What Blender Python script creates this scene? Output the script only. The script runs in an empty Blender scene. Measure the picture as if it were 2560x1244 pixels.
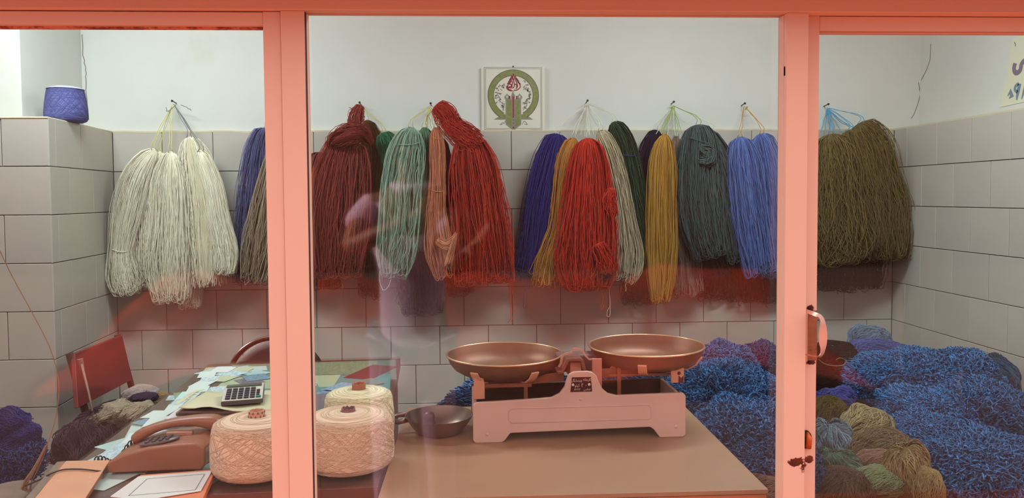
import bpy, bmesh, math, random
import numpy as np
from mathutils import Vector, Matrix

# ---------------------------------------------------------------- camera, world, light, exposure
SC = bpy.context.scene
COL = SC.collection
CAM_C = np.array([0.0, 0.0, 1.35])
FPX, YAW, PITCH, ROLL, SHY = 1900.0, math.radians(2.77), math.radians(2.4), math.radians(-0.4), 50.0
cd = bpy.data.cameras.new('camera'); cam = bpy.data.objects.new('camera', cd); COL.objects.link(cam)
cd.sensor_width = 36.0; cd.lens = FPX / 2560 * 36.0; cd.shift_y = -SHY / 2560; cd.clip_start = 0.01; cd.clip_end = 200
RM = Matrix.Rotation(-YAW, 3, 'Z') @ Matrix.Rotation(math.pi / 2 - PITCH, 3, 'X') @ Matrix.Rotation(ROLL, 3, 'Z')
cam.matrix_world = Matrix.Translation(Vector(CAM_C)) @ RM.to_4x4()
SC.camera = cam
RN = np.array(RM)

def ray(px, py): return RN @ np.array([(px - 1280) / FPX, -(py - 622 + SHY) / FPX, -1.0])
def P(px, py, Y):                       # a point at depth Y behind the shop front
    d = ray(px, py); return Vector(CAM_C + d * (Y / d[1]))
def G(px, py, z):                       # a point on a horizontal surface at height z
    d = ray(px, py); return Vector(CAM_C + d * ((z - CAM_C[2]) / d[2]))
def PX(px, py, X):
    d = ray(px, py); return Vector(CAM_C + d * (X / d[0]))

vs = SC.view_settings
SC.display_settings.display_device = 'sRGB'
vs.view_transform = 'Standard'; vs.look = 'None'; vs.gamma = 1.0; vs.use_curve_mapping = False; vs.exposure = 0.0

w = bpy.data.worlds.new('world'); SC.world = w; w.use_nodes = True
wn = w.node_tree; wn.nodes['Background'].inputs[0].default_value = (1.0, 0.86, 0.84, 1); wn.nodes['Background'].inputs[1].default_value = 2.1

def area(name, loc, target, size, size_y, power, color):
    l = bpy.data.lights.new(name, 'AREA'); l.shape = 'RECTANGLE'; l.size = size; l.size_y = size_y
    l.energy = power; l.color = color
    o = bpy.data.objects.new(name, l); COL.objects.link(o); o.location = loc
    d = Vector(target) - Vector(loc); o.rotation_euler = d.to_track_quat('-Z', 'Y').to_euler()
    return o
sun = bpy.data.lights.new('sun', 'SUN'); sun.energy = 13.0; sun.angle = math.radians(1.0); sun.color = (1.0, 0.86, 0.72)
so = bpy.data.objects.new('sun', sun); COL.objects.link(so)
so.rotation_euler = Vector((0.86, -0.13, -0.52)).to_track_quat('-Z', 'Y').to_euler(); so.location = (-5, -2, 5)
area('ceiling_lamp_light', (-1.45, 2.75, 2.52), (-1.35, 3.2, 0.6), 1.15, 0.14, 35, (0.76, 0.95, 1.0))
area('ceiling_lamp_light.001', (1.05, 2.45, 2.56), (1.0, 2.8, 0.6), 1.15, 0.14, 38, (0.80, 0.97, 1.0))

rng = np.random.default_rng(7)
random.seed(7)

# ---------------------------------------------------------------- materials
def s2l(c):
    return tuple((x / 12.92 if x <= 0.04045 else ((x + 0.055) / 1.055) ** 2.4) for x in [v / 255.0 for v in c])
class NT:
    def __init__(s, name):
        s.m = bpy.data.materials.new(name); s.m.use_nodes = True; s.t = s.m.node_tree; s.b = s.t.nodes['Principled BSDF']
        s.out = s.t.nodes['Material Output']
    def n(s, typ, **kw):
        nd = s.t.nodes.new(typ)
        for k, v in kw.items():
            if k.startswith('i_'):
                key = k[2:]; key = int(key) if key.isdigit() else key.replace('_', ' ')
                nd.inputs[key].default_value = v
            else: setattr(nd, k, v)
        return nd
    def l(s, a, b): s.t.links.new(a, b)
    def noise(s, scale, detail=4.0, obj=True, stretch=None, rough=0.55):
        tc = s.n('ShaderNodeTexCoord'); src = tc.outputs['Object']
        if stretch:
            mp = s.n('ShaderNodeMapping'); mp.inputs['Scale'].default_value = stretch; s.l(src, mp.inputs[0]); src = mp.outputs[0]
        nz = s.n('ShaderNodeTexNoise'); nz.inputs['Scale'].default_value = scale; nz.inputs['Detail'].default_value = detail; nz.inputs['Roughness'].default_value = rough
        s.l(src, nz.inputs['Vector']); return nz.outputs['Fac']
    def ramp(s, fac, stops):
        r = s.n('ShaderNodeValToRGB'); e = r.color_ramp.elements
        while len(e) < len(stops): e.new(0.5)
        for q, (p, c) in zip(e, stops): q.position = p; q.color = (*c, 1) if len(c) == 3 else c
        s.l(fac, r.inputs[0]); return r.outputs[0]
    def mix(s, fac, a, b, mode='MIX'):
        mx = s.n('ShaderNodeMix', data_type='RGBA', blend_type=mode)
        for sock, v in ((mx.inputs[0], fac), (mx.inputs[6], a), (mx.inputs[7], b)):
            if isinstance(v, (int, float)): sock.default_value = v
            elif isinstance(v, tuple): sock.default_value = (*v, 1) if len(v) == 3 else v
            else: s.l(v, sock)
        return mx.outputs[2]
    def bump(s, fac, strength=0.3, dist=0.002):
        bp = s.n('ShaderNodeBump'); bp.inputs['Strength'].default_value = strength; bp.inputs['Distance'].default_value = dist
        s.l(fac, bp.inputs['Height']); s.l(bp.outputs[0], s.b.inputs['Normal'])
MATS = {}
def mat(name, rgb, rough=0.6, metal=0.0, var=0.0, vscale=6.0, bump=0.0, bscale=60.0, bdist=0.002, spec=0.5, sheen=0.0, dirt=None, dscale=3.0, dlo=0.55, dhi=0.72):
    """rgb is sRGB 0-255; var: relative brightness mottling; dirt: second sRGB colour in patches."""
    if name in MATS: return MATS[name]
    q = NT(name); c = s2l(rgb); b = q.b
    b.inputs['Roughness'].default_value = rough; b.inputs['Metallic'].default_value = metal; b.inputs['Specular IOR Level'].default_value = spec
    if sheen: b.inputs['Sheen Weight'].default_value = sheen
    col = c
    if var:
        lo = tuple(x * (1 - var) for x in c); hi = tuple(min(1, x * (1 + var)) for x in c)
        col = q.ramp(q.noise(vscale), [(0.3, lo), (0.7, hi)])
    if dirt:
        f = q.ramp(q.noise(dscale, 8.0, rough=0.7), [(dlo, (0, 0, 0)), (dhi, (1, 1, 1))])
        col = q.mix(f, col, s2l(dirt))
    if isinstance(col, tuple): b.inputs['Base Color'].default_value = (*col, 1)
    else: q.l(col, b.inputs['Base Color'])
    if bump: q.bump(q.noise(bscale, 6.0), bump, bdist)
    MATS[name] = q.m; return q.m
def yarn(name, rgb, rgb2=None, amt=0.5):
    """wool: a per-strand tint stored on the mesh mixes two dyes"""
    if name in MATS: return MATS[name]
    q = NT(name); c = s2l(rgb); c2 = s2l(rgb2) if rgb2 else tuple(x * 0.62 for x in c)
    at = q.n('ShaderNodeAttribute', attribute_name='tint')
    col = q.mix(at.outputs['Fac'], c, c2)
    q.l(col, q.b.inputs['Base Color']); q.b.inputs['Roughness'].default_value = 0.9
    q.b.inputs['Specular IOR Level'].default_value = 0.15; pass
    MATS[name] = q.m; return q.m

# ---------------------------------------------------------------- mesh helpers
def np_obj(name, V, Fq, m, parent=None, smooth=True, tint=None, world=True):
    V = np.asarray(V, np.float32).reshape(-1, 3); Fq = np.asarray(Fq, np.int32); k = Fq.shape[1]
    me = bpy.data.meshes.new(name); me.vertices.add(len(V)); me.vertices.foreach_set('co', V.ravel())
    me.loops.add(Fq.size); me.loops.foreach_set('vertex_index', Fq.ravel())
    me.polygons.add(len(Fq)); me.polygons.foreach_set('loop_start', np.arange(0, Fq.size, k, dtype=np.int32))
    me.polygons.foreach_set('loop_total', np.full(len(Fq), k, np.int32)) if False else None
    me.polygons.foreach_set('use_smooth', np.full(len(Fq), smooth, bool))
    if tint is not None:
        a = me.attributes.new('tint', 'FLOAT', 'POINT'); a.data.foreach_set('value', np.asarray(tint, np.float32).ravel())
    me.materials.append(m); me.update(calc_edges=True)
    return link(name, me, parent, world)
def link(name, me, parent=None, world=True):
    o = bpy.data.objects.new(name, me); COL.objects.link(o)
    if parent is not None:
        o.parent = parent
        if world: o.matrix_parent_inverse = parent.matrix_basis.inverted()
    return o
def tag(o, label=None, cat=None, group=None, kind=None):
    if label: o['label'] = label
    if cat: o['category'] = cat
    if group: o['group'] = group
    if kind: o['kind'] = kind
    return o
def thing(name, label, cat, loc=(0, 0, 0), rotz=0.0, group=None, kind=None):
    o = bpy.data.objects.new(name, None); COL.objects.link(o); o.location = loc; o.rotation_euler = (0, 0, rotz); o.empty_display_size = 0.05
    return tag(o, label, cat, group, kind)

class MB:
    """collects simple solids into one mesh"""
    def __init__(s): s.v = []; s.f = []; s.mi = []; s.M = Matrix.Identity(4); s.cur = 0
    def add(s, vs, fs):
        k = len(s.v); s.v += [tuple(s.M @ Vector(v)) for v in vs]; s.f += [tuple(i + k for i in f) for f in fs]; s.mi += [s.cur] * len(fs); return s
    def box(s, a, b):
        (x0, y0, z0), (x1, y1, z1) = a, b
        return s.add([(x0,y0,z0),(x1,y0,z0),(x1,y1,z0),(x0,y1,z0),(x0,y0,z1),(x1,y0,z1),(x1,y1,z1),(x0,y1,z1)],
                     [(0,3,2,1),(4,5,6,7),(0,1,5,4),(1,2,6,5),(2,3,7,6),(3,0,4,7)])
    def quadbox(s, pts, h, d=(0, 0, 1)):          # four corner points extruded by h along d
        n = len(pts); D = Vector(d) * h
        return s.add([tuple(p) for p in pts] + [tuple(Vector(p) + D) for p in pts],
                     [tuple(range(n))[::-1], tuple(range(n, 2 * n))] + [(i, (i + 1) % n, n + (i + 1) % n, n + i) for i in range(n)])
    def prism(s, poly, axis, a, b):               # 2-D polygon extruded along axis from a to b
        def mk(p, t): return {'x': (t, p[0], p[1]), 'y': (p[0], t, p[1]), 'z': (p[0], p[1], t)}[axis]
        n = len(poly)
        return s.add([mk(p, a) for p in poly] + [mk(p, b) for p in poly],
                     [tuple(range(n)), tuple(range(n, 2 * n))[::-1]] + [(i, n + i, n + (i + 1) % n, (i + 1) % n) for i in range(n)])
    def lathe(s, prof, c=(0, 0, 0), n=40, sx=1.0, sy=1.0, close=False):
        k = len(prof); vs = []
        for i in range(n):
            a = 2 * math.pi * i / n
            for r, z in prof: vs.append((c[0] + r * sx * math.cos(a), c[1] + r * sy * math.sin(a), c[2] + z))
        fs = []
        for i in range(n):
            j = (i + 1) % n
            for q in range(k - 1 + (1 if close else 0)):
                q2 = (q + 1) % k; fs.append((i * k + q, j * k + q, j * k + q2, i * k + q2))
        return s.add(vs, fs)
    def tube(s, pts, r, n=8, flat=1.0, ref=None, cap=True):
        pts = [Vector(p) for p in pts]; rs = r if isinstance(r, (list, tuple)) else [r] * len(pts); vs = []; u = None
        for i, p in enumerate(pts):
            t = (pts[min(i + 1, len(pts) - 1)] - pts[max(i - 1, 0)]).normalized()
            if u is None:
                u = Vector(ref) if ref else (Vector((0, 0, 1)) if abs(t.z) < 0.9 else Vector((1, 0, 0)))
            u = (u - t * u.dot(t)).normalized(); v = t.cross(u)
            for k in range(n):
                a = 2 * math.pi * k / n; vs.append(tuple(p + u * (math.cos(a) * rs[i] * flat) + v * (math.sin(a) * rs[i])))
        m = len(pts)
        fs = [(i * n + k, i * n + (k + 1) % n, (i + 1) * n + (k + 1) % n, (i + 1) * n + k) for i in range(m - 1) for k in range(n)]
        if cap: fs += [tuple(range(n))[::-1], tuple(range((m - 1) * n, m * n))]
        return s.add(vs, fs)
    def strip(s, pts, wd, n3=(0, -1, 0), th=0.0006):  # flat ribbon with a little thickness
        pts = [Vector(p) for p in pts]; N = Vector(n3); ws = wd if isinstance(wd, (list, tuple)) else [wd] * len(pts); vs = []
        for i, p in enumerate(pts):
            t = (pts[min(i + 1, len(pts) - 1)] - pts[max(i - 1, 0)]).normalized(); sd = t.cross(N) * ws[i] * 0.5
            vs += [tuple(p - sd), tuple(p + sd), tuple(p + sd + N * th), tuple(p - sd + N * th)]
        m = len(pts); fs = []
        for i in range(m - 1):
            a, b = i * 4, i * 4 + 4
            fs += [(a + k, a + (k + 1) % 4, b + (k + 1) % 4, b + k) for k in range(4)]
        fs += [(0, 3, 2, 1), (m * 4 - 4, m * 4 - 3, m * 4 - 2, m * 4 - 1)]
        return s.add(vs, fs)
    def build(s, name, mats, parent=None, world=True, smooth=None, bevel=0.0, seg=2, sub=0):
        me = bpy.data.meshes.new(name); me.from_pydata(s.v, [], s.f)
        ms = mats if isinstance(mats, (list, tuple)) else [mats]
        for m in ms: me.materials.append(m)
        if len(ms) > 1: me.polygons.foreach_set('material_index', s.mi)
        bm = bmesh.new(); bm.from_mesh(me); bmesh.ops.recalc_face_normals(bm, faces=bm.faces); bm.to_mesh(me); bm.free()
        if smooth: me.shade_smooth()
        me.update(); o = link(name, me, parent, world)
        if smooth == 'auto': o.data.set_sharp_from_angle(angle=math.radians(40))
        if bevel:
            q = o.modifiers.new('bevel', 'BEVEL'); q.width = bevel; q.segments = seg; q.limit_method = 'ANGLE'; q.angle_limit = math.radians(35)
            me.shade_smooth(); q.harden_normals = True
        if sub:
            q = o.modifiers.new('sub', 'SUBSURF'); q.levels = sub; q.render_levels = sub
        return o

def spline(keys, t):
    """Catmull-Rom through rows of keys at parameter array t in [0,1]"""
    K = np.asarray(keys, float); n = len(K) - 1
    if n == 0: return np.repeat(K, len(t), 0)
    x = np.clip(np.asarray(t, float), 0, 1) * n; i = np.minimum(x.astype(int), n - 1); f = (x - i)[..., None]
    p0, p1, p2, p3 = K[np.maximum(i - 1, 0)], K[i], K[i + 1], K[np.minimum(i + 2, n)]
    return 0.5 * (2 * p1 + (p2 - p0) * f + (2 * p0 - 5 * p1 + 4 * p2 - p3) * f**2 + (3 * p1 - p0 - 3 * p2 + p3) * f**3)
def tubes_np(Pth, r, tint, sides=3):
    """Pth (N,S,3) -> verts, quads, tints for N thin tubes"""
    N, S, _ = Pth.shape
    T = np.gradient(Pth, axis=1); T /= np.linalg.norm(T, axis=2, keepdims=True) + 1e-9
    ref = np.tile(np.array([0.31, 0.90, 0.29]), (N, 1, 1)); U = np.cross(T, ref); U /= np.linalg.norm(U, axis=2, keepdims=True) + 1e-9
    W = np.cross(T, U); r = np.broadcast_to(np.asarray(r, float).reshape(-1, 1, 1), (N, 1, 1))
    ang = np.arange(sides) * 2 * math.pi / sides + 0.5
    V = Pth[:, :, None, :] + r[..., None] * (np.cos(ang)[None, None, :, None] * U[:, :, None, :] + np.sin(ang)[None, None, :, None] * W[:, :, None, :])
    idx = np.arange(N * S * sides).reshape(N, S, sides)
    a = idx[:, :-1, :]; b = np.roll(a, -1, axis=2); d = idx[:, 1:, :]; c = np.roll(d, -1, axis=2)
    Fq = np.stack([a, b, c, d], -1).reshape(-1, 4)
    return V.reshape(-1, 3), Fq, np.repeat(tint, S * sides)
def wander(N, S, amp, f0, f1, k=2):
    t = np.linspace(0, 1, S)[None]; out = np.zeros((N, S))
    for _ in range(k): out += np.sin(2 * math.pi * (rng.uniform(f0, f1, (N, 1)) * t + rng.uniform(0, 1, (N, 1))))
    return out * amp / k
def bundle(name, secs, m, parent, n=100, r=0.0017, depth=0.5, locks=9, loose=0.14, kink=0.036, ref=(0, 1, 0), seg=34,
           end=(0.88, 1.0), start=(0.0, 0.03), twist=0.0, core=0.58, uturn=True, tintamp=0.5, maxd=0.075, stray=0.06, rtop=0.07):
    """A hank of yarn along a spine. secs rows: x,y,z,halfwidth (metres). Each yarn runs down, turns at the end and comes back."""
    S = np.asarray(secs, float); ref = np.asarray(ref, float)
    tt = np.linspace(0, 1, 61); C = spline(S, tt); 
    T = np.gradient(C[:, :3], axis=0); T /= np.linalg.norm(T, axis=1, keepdims=True) + 1e-9
    U = np.cross(T, ref); U /= np.linalg.norm(U, axis=1, keepdims=True) + 1e-9; Wd = np.cross(U, T)
    hw = np.maximum(C[:, 3], 0.003); hd = np.minimum(hw * depth, maxd)
    ln = np.linalg.norm(np.diff(C[:, :3], axis=0), axis=1).sum()
    def ev(a, b, t):
        x = np.clip(t, 0, 1) * 60; i = np.minimum(x.astype(int), 59); f = (x - i)[..., None]
        L = lambda A: A[i] * (1 - f) + A[i + 1] * f
        ca, sa = np.cos(twist * t), np.sin(twist * t); a2, b2 = a * ca - b * sa, a * sa + b * ca
        over = (t - np.clip(t, 0, 1))[..., None] * ln; k_ = np.sqrt(np.clip((t + 0.002) / rtop, 0.02, 1)) if rtop else 1.0; a2, b2 = a2 * k_, b2 * k_
        return L(C[:, :3]) + L(T) * over + L(U) * (a2 * L(hw[:, None])[..., 0])[..., None] + L(Wd) * (b2 * L(hd[:, None])[..., 0])[..., None]
    la = rng.uniform(0, 2 * math.pi, locks); lr = np.sqrt(rng.uniform(0.25, 1.0, locks)); lk = np.stack([lr * np.cos(la), lr * np.sin(la)], 1)
    def coords(N, S_):
        w = rng.integers(0, locks, N); base = lk[w] * 0.86 + rng.normal(0, 0.15, (N, 2))
        ua = rng.uniform(0, 2 * math.pi, N); ur = np.sqrt(rng.uniform(0.5, 1.0, N)); fr_ = rng.random(N) < 0.5; base = np.where(fr_[:, None], np.stack([ur * np.cos(ua), ur * np.sin(ua)], 1), base)
        rad = np.linalg.norm(base, axis=1, keepdims=True); base = np.where(rad > 1.0, base / rad, base)
        big = np.where(rng.random((N, 1)) < stray, 2.6, 1.0)
        grow = np.linspace(0.35, 1.25, S_)[None]; kk = np.where(rng.random((N, 1)) < 0.3, 2.6, 1.0)
        a = base[:, :1] + wander(N, S_, loose, 0.6, 2.2) * big * grow + wander(N, S_, kink, 5, 13) * kk
        b = base[:, 1:] + wander(N, S_, loose, 0.6, 2.2) * grow + wander(N, S_, kink, 5, 13) * kk
        return a, b
    H = seg // 2 if uturn else seg
    a1, b1 = coords(n, H); ts = rng.uniform(*start, (n, 1)); te = rng.uniform(*end, (n, 1)); sg = np.linspace(0, 1, H)[None]
    t1 = ts + (te - ts) * sg
    p1 = ev(a1, b1, t1)
    if uturn:
        a2, b2 = coords(n, H); off = rng.uniform(0.15, 0.55, (n, 1)) * np.sign(rng.normal(size=(n, 1)))
        a2 = np.clip(a1[:, -1:] + off, -1.05, 1.05) + (a2 - a2[:, -1:]) * 0.9; a2 = np.clip(a2, -1.2, 1.2)
        p2 = ev(a2, b2, t1)[:, ::-1]
        m1 = ev(a1[:, -1:] * 0.9 + a2[:, -1:] * 0.1, b1[:, -1:], te + 0.010 / max(ln, .05)); m2 = ev(a1[:, -1:] * 0.5 + a2[:, -1:] * 0.5, (b1[:, -1:] + b2[:, -1:]) / 2, te + 0.017 / max(ln, .05))
        m3 = ev(a1[:, -1:] * 0.1 + a2[:, -1:] * 0.9, b2[:, -1:], te + 0.010 / max(ln, .05))
        path = np.concatenate([p1, m1, m2, m3, p2], 1)
    else: path = p1
    tint = np.clip(np.abs(rng.normal(0, tintamp, n)), 0, 1)
    V, Fq, tv = tubes_np(path, rng.uniform(0.85, 1.15, n) * r, tint)
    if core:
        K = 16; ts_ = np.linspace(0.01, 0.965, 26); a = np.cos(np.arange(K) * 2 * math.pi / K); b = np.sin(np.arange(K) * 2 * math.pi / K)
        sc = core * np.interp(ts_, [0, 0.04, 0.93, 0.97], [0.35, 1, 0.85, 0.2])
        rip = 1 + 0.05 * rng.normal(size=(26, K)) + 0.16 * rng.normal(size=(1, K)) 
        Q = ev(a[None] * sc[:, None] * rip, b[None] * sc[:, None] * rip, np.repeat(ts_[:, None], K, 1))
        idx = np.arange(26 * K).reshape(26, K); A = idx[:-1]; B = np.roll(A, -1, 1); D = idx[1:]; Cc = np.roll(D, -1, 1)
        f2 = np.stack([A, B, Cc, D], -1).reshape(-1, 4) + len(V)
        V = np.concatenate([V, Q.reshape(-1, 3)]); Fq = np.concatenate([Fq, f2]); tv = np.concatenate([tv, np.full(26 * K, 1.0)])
    return np_obj(name, V, Fq, m, parent, True, tv)
# ---------------------------------------------------------------- the setting
TZ = 1.69                                            # top of the tiled wainscot
plaster = mat('plaster', (208, 206, 198), 0.85, var=0.05, vscale=1.6, bump=0.25, bscale=9, bdist=0.004, spec=0.2, dirt=(196, 186, 160), dscale=1.3, dlo=0.62, dhi=0.9)
grout = mat('grout', (92, 80, 70), 0.95)
mortar = mat('mortar', (206, 192, 160), 0.9, var=0.08, vscale=20, bump=0.6, bscale=60, bdist=0.004)
def tile_mat(name, rgb):
    q = NT(name); c = s2l(rgb); oi = q.n('ShaderNodeObjectInfo')
    c1 = q.ramp(oi.outputs['Random'], [(0.0, tuple(x * 0.93 for x in c)), (0.5, c), (1.0, (c[0] * 1.05, c[1] * 1.02, c[2] * 0.99))])
    f = q.ramp(q.noise(5.0, 6.0), [(0.35, (0, 0, 0)), (0.75, (1, 1, 1))])
    tc = q.n('ShaderNodeTexCoord'); 
    c2 = q.mix(f, c1, tuple(x * 0.93 for x in c)); q.l(c2, q.b.inputs['Base Color'])
    q.b.inputs['Roughness'].default_value = 0.33; q.b.inputs['Specular IOR Level'].default_value = 0.35
    q.bump(q.noise(3.0, 3.0), 0.15, 0.004); return q.m
tilem = tile_mat('wall_tile_glaze', (188, 179, 167))

def tile_mesh(wd, ht):
    mb = MB(); mb.box((-wd / 2, 0, -ht / 2), (wd / 2, 0.007, ht / 2))
    me = bpy.data.meshes.new('tile'); me.from_pydata(mb.v, [], mb.f); me.materials.append(tilem)
    bm = bmesh.new(); bm.from_mesh(me); bmesh.ops.recalc_face_normals(bm, faces=bm.faces)
    ed = [e for e in bm.edges if all(v.co.y < 0.001 for v in e.verts)]
    bmesh.ops.bevel(bm, geom=ed, offset=0.0015, segments=1, affect='EDGES'); bm.to_mesh(me); bm.free(); return me
TM = {}
def tile_run(parent, p0, p1, rows, joints_even, joints_odd, skip=None, zbase=TZ, pitch=0.25):
    """tiles on the vertical plane from p0 to p1 (XY); the room is to the right-hand side looking p0->p1 reversed"""
    p0, p1 = Vector((*p0, 0)), Vector((*p1, 0)); L = (p1 - p0).length; d = (p1 - p0) / L; ang = math.atan2(d.y, d.x); J = 0.0032
    for r in range(rows):
        zt, zb = zbase - 0.2 * r, zbase - 0.2 * (r + 1)
        off = joints_even if r % 2 == 0 else joints_odd
        if isinstance(off, list): js = [0] + [x for x in off if 0.01 < x < L - 0.01] + [L]
        else:
            js = [0.0]; x = off % pitch
            while x < L - 0.03:
                if x > 0.03: js.append(x)
                x += pitch
            js.append(L)
        for a, b in zip(js, js[1:]):
            wd = round(b - a - J, 3); key = wd
            if key not in TM: TM[key] = tile_mesh(wd, 0.2 - J)
            c = p0 + d * ((a + b) / 2)
            if skip and skip(c, (zt + zb) / 2): continue
            o = bpy.data.objects.new('tile', TM[key]); COL.objects.link(o); o.parent = parent
            nrm = Vector((d.y, -d.x, 0))
            e = random.uniform(-0.0006, 0.0006)
            o.location = Vector((c.x, c.y, (zt + zb) / 2)) + nrm * e
            o.rotation_euler = (random.uniform(-.003, .003), 0, ang + random.uniform(-.003, .003))

# back wall
m = MB(); m.cur = 0; m.box((-3.15, 3.92, TZ), (2.5, 4.1, 2.75)); m.cur = 1; m.box((-1.80, 3.9045, -0.0), (2.21, 4.1, TZ - 0.004))
wb = tag(m.build('wall_back', [plaster, grout]), kind='structure')
m = MB(); n = 60
pts = [(-1.83 + 4.05 * i / n, TZ - 0.001 + 0.0025 * math.sin(i * 1.7) + random.uniform(-.0015, .0015)) for i in range(n + 1)]
m.add([(x, 3.897, z - .004) for x, z in pts] + [(x, 3.897, z + .004) for x, z in pts] + [(x, 3.921, z + .006) for x, z in pts],
      [(i, i + 1, n + 2 + i, n + 1 + i) for i in range(n)] + [(n + 1 + i, n + 2 + i, 2 * n + 3 + i, 2 * n + 2 + i) for i in range(n)])
m.build('mortar_ledge', mortar, wb)
tile_run(wb, (-1.803, 3.8975), (2.198, 3.8975), 8, (-0.062 + 1.803), (-0.062 + .125 + 1.803))
# right wall: tiles, set-back plaster above
m = MB(); m.cur = 0; m.box((2.345, 1.45, TZ), (2.5, 4.0, 2.75)); m.cur = 1; m.box((2.2055, 1.45, 0), (2.5, 3.905, TZ - .006)); m.cur = 2
m.box((2.1985, 1.45, TZ - .006), (2.36, 3.93, TZ + .004))
wr = tag(m.build('wall_right', [plaster, grout, mortar]), kind='structure')
tile_run(wr, (2.198, 3.8975), (2.198, 1.48), 8, 0.12, 0.0, None)
# pier and left wall
m = MB(); m.cur = 0; m.prism([(-3.15, 3.41), (-1.957, 3.41), (-1.953, 4.0), (-3.15, 4.0)], 'z', TZ, 2.75)
m.cur = 1; m.prism([(-3.15, 3.2275), (-1.7525, 3.2275), (-1.8125, 3.905), (-1.8125, 4.0), (-3.15, 4.0)], 'z', 0, TZ - .006)
m.cur = 2; m.prism([(-3.15, 3.218), (-1.745, 3.218), (-1.77, 3.5), (-1.803, 3.92), (-1.95, 4.0), (-3.15, 4.0)], 'z', TZ - .006, TZ + .003)
wp = tag(m.build('wall_pier', [plaster, grout, mortar], bevel=0.004), kind='structure')
tile_run(wp, (-1.745, 3.2205), (-1.8025, 3.8975), 8, 0.31, 0.18)          # replaced normal below
tile_run(wp, (-2.94, 3.2205), (-1.7465, 3.2205), 8, [0.7, 1.1965 - 0.195 - .25, 1.195 - 0.19], [0.62, 1.0 - .13], None)
m = MB(); m.box((-3.15, 1.3, 0), (-2.95, 3.25, 2.75)); tag(m.build('wall_left', plaster), kind='structure')
# floor, ceiling
flm = mat('terrazzo', (116, 104, 94), 0.5, var=0.25, vscale=70)
m = MB(); m.box((-3.2, 1.3, -0.15), (2.5, 4.1, 0.0)); tag(m.build('floor', flm), kind='structure')
m = MB(); m.box((-3.2, 1.3, 2.75), (2.5, 4.1, 2.9)); tag(m.build('ceiling', mat('ceiling_white', (226, 224, 214), 0.9)), kind='structure')
# outside: paving, the building across the lane, the shop's own front
m = MB(); m.box((-16, -12.6, -0.3), (16, -0.9, -0.155))
tag(m.build('ground_outside', mat('asphalt', (92, 70, 64), 0.95, var=0.15, vscale=2.5, spec=0.1)), kind='structure')
m = MB(); m.box((-16, -0.9, -0.3), (16, 1.3, -0.15))
tag(m.build('warm_bounce_sidewalk', mat('warm_bounce_paving', (178, 90, 54), 0.9, var=0.10, vscale=2.5, spec=0.2)), kind='structure')  # unseen near strip, coloured to bounce warm light up onto the lintel
st = thing('added_haze_stall', 'red tarpaulin stall across the lane, added to put a red haze in the glass', 'stall', (0, -3.1, -.15))
m = MB(); nx, ny = 60, 8; tv_ = []  # invented sloping red surface, placed to reflect a red veil into the panes
for j in range(ny + 1):
    for i in range(nx + 1):
        f, g = i / nx, j / ny; e = min(1.0, min(f, 1 - f) / .10); x = -3.2 + 6.2 * f
        hh_ = .70 + .05 * math.sin(f * 17) + .035 * math.sin(f * 41 + 1); z0_ = .10 + .07 * math.sin(f * 23 + 2)
        tv_.append((x, -3.6 + 1.0 * g, -.10 + (e ** .6) * ((hh_ * (1 - g) + z0_ * g) + .10) + .02 * math.sin(f * 60 + g * 9)))
m.add(tv_, [(j * (nx + 1) + i, j * (nx + 1) + i + 1, (j + 1) * (nx + 1) + i + 1, (j + 1) * (nx + 1) + i) for j in range(ny) for i in range(nx)])
m.build('tarpaulin', mat('haze_tarpaulin', (172, 64, 44), .9, var=.35, vscale=1.4, spec=.1, dirt=(96, 60, 50), dscale=1.5, dlo=.40, dhi=.7), st, smooth=True)
for x in (-3.2, -1.1, 1.2, 3.6):
    for y, z in ((-3.5, .5), (-2.7, .02)): m = MB(); m.box((x, y, -.155), (x + .06, y + .06, z)); m.build('leg', mat('stall_wood', (110, 84, 64), .8), st)
m = MB(); m.box((-16, -13, -0.3), (16, -12.6, 6.0)); tag(m.build('exterior_wall_across_the_lane', mat('dark_brick', (66, 50, 42), 0.95, var=0.2, spec=0.1)), kind='structure')
fr = mat('front_render', (150, 120, 98), 0.9)
m = MB(); m.box((-6, 1.34, 1.80), (6, 1.46, 2.95)); m.box((-6, 1.34, -0.2), (-3.0, 1.46, 1.8)); m.box((2.4, 1.34, -0.2), (6, 1.46, 1.8)); m.box((-3.0, 1.36, -0.2), (2.4, 1.42, 0.30))
tag(m.build('wall_front', fr), kind='structure')

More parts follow.
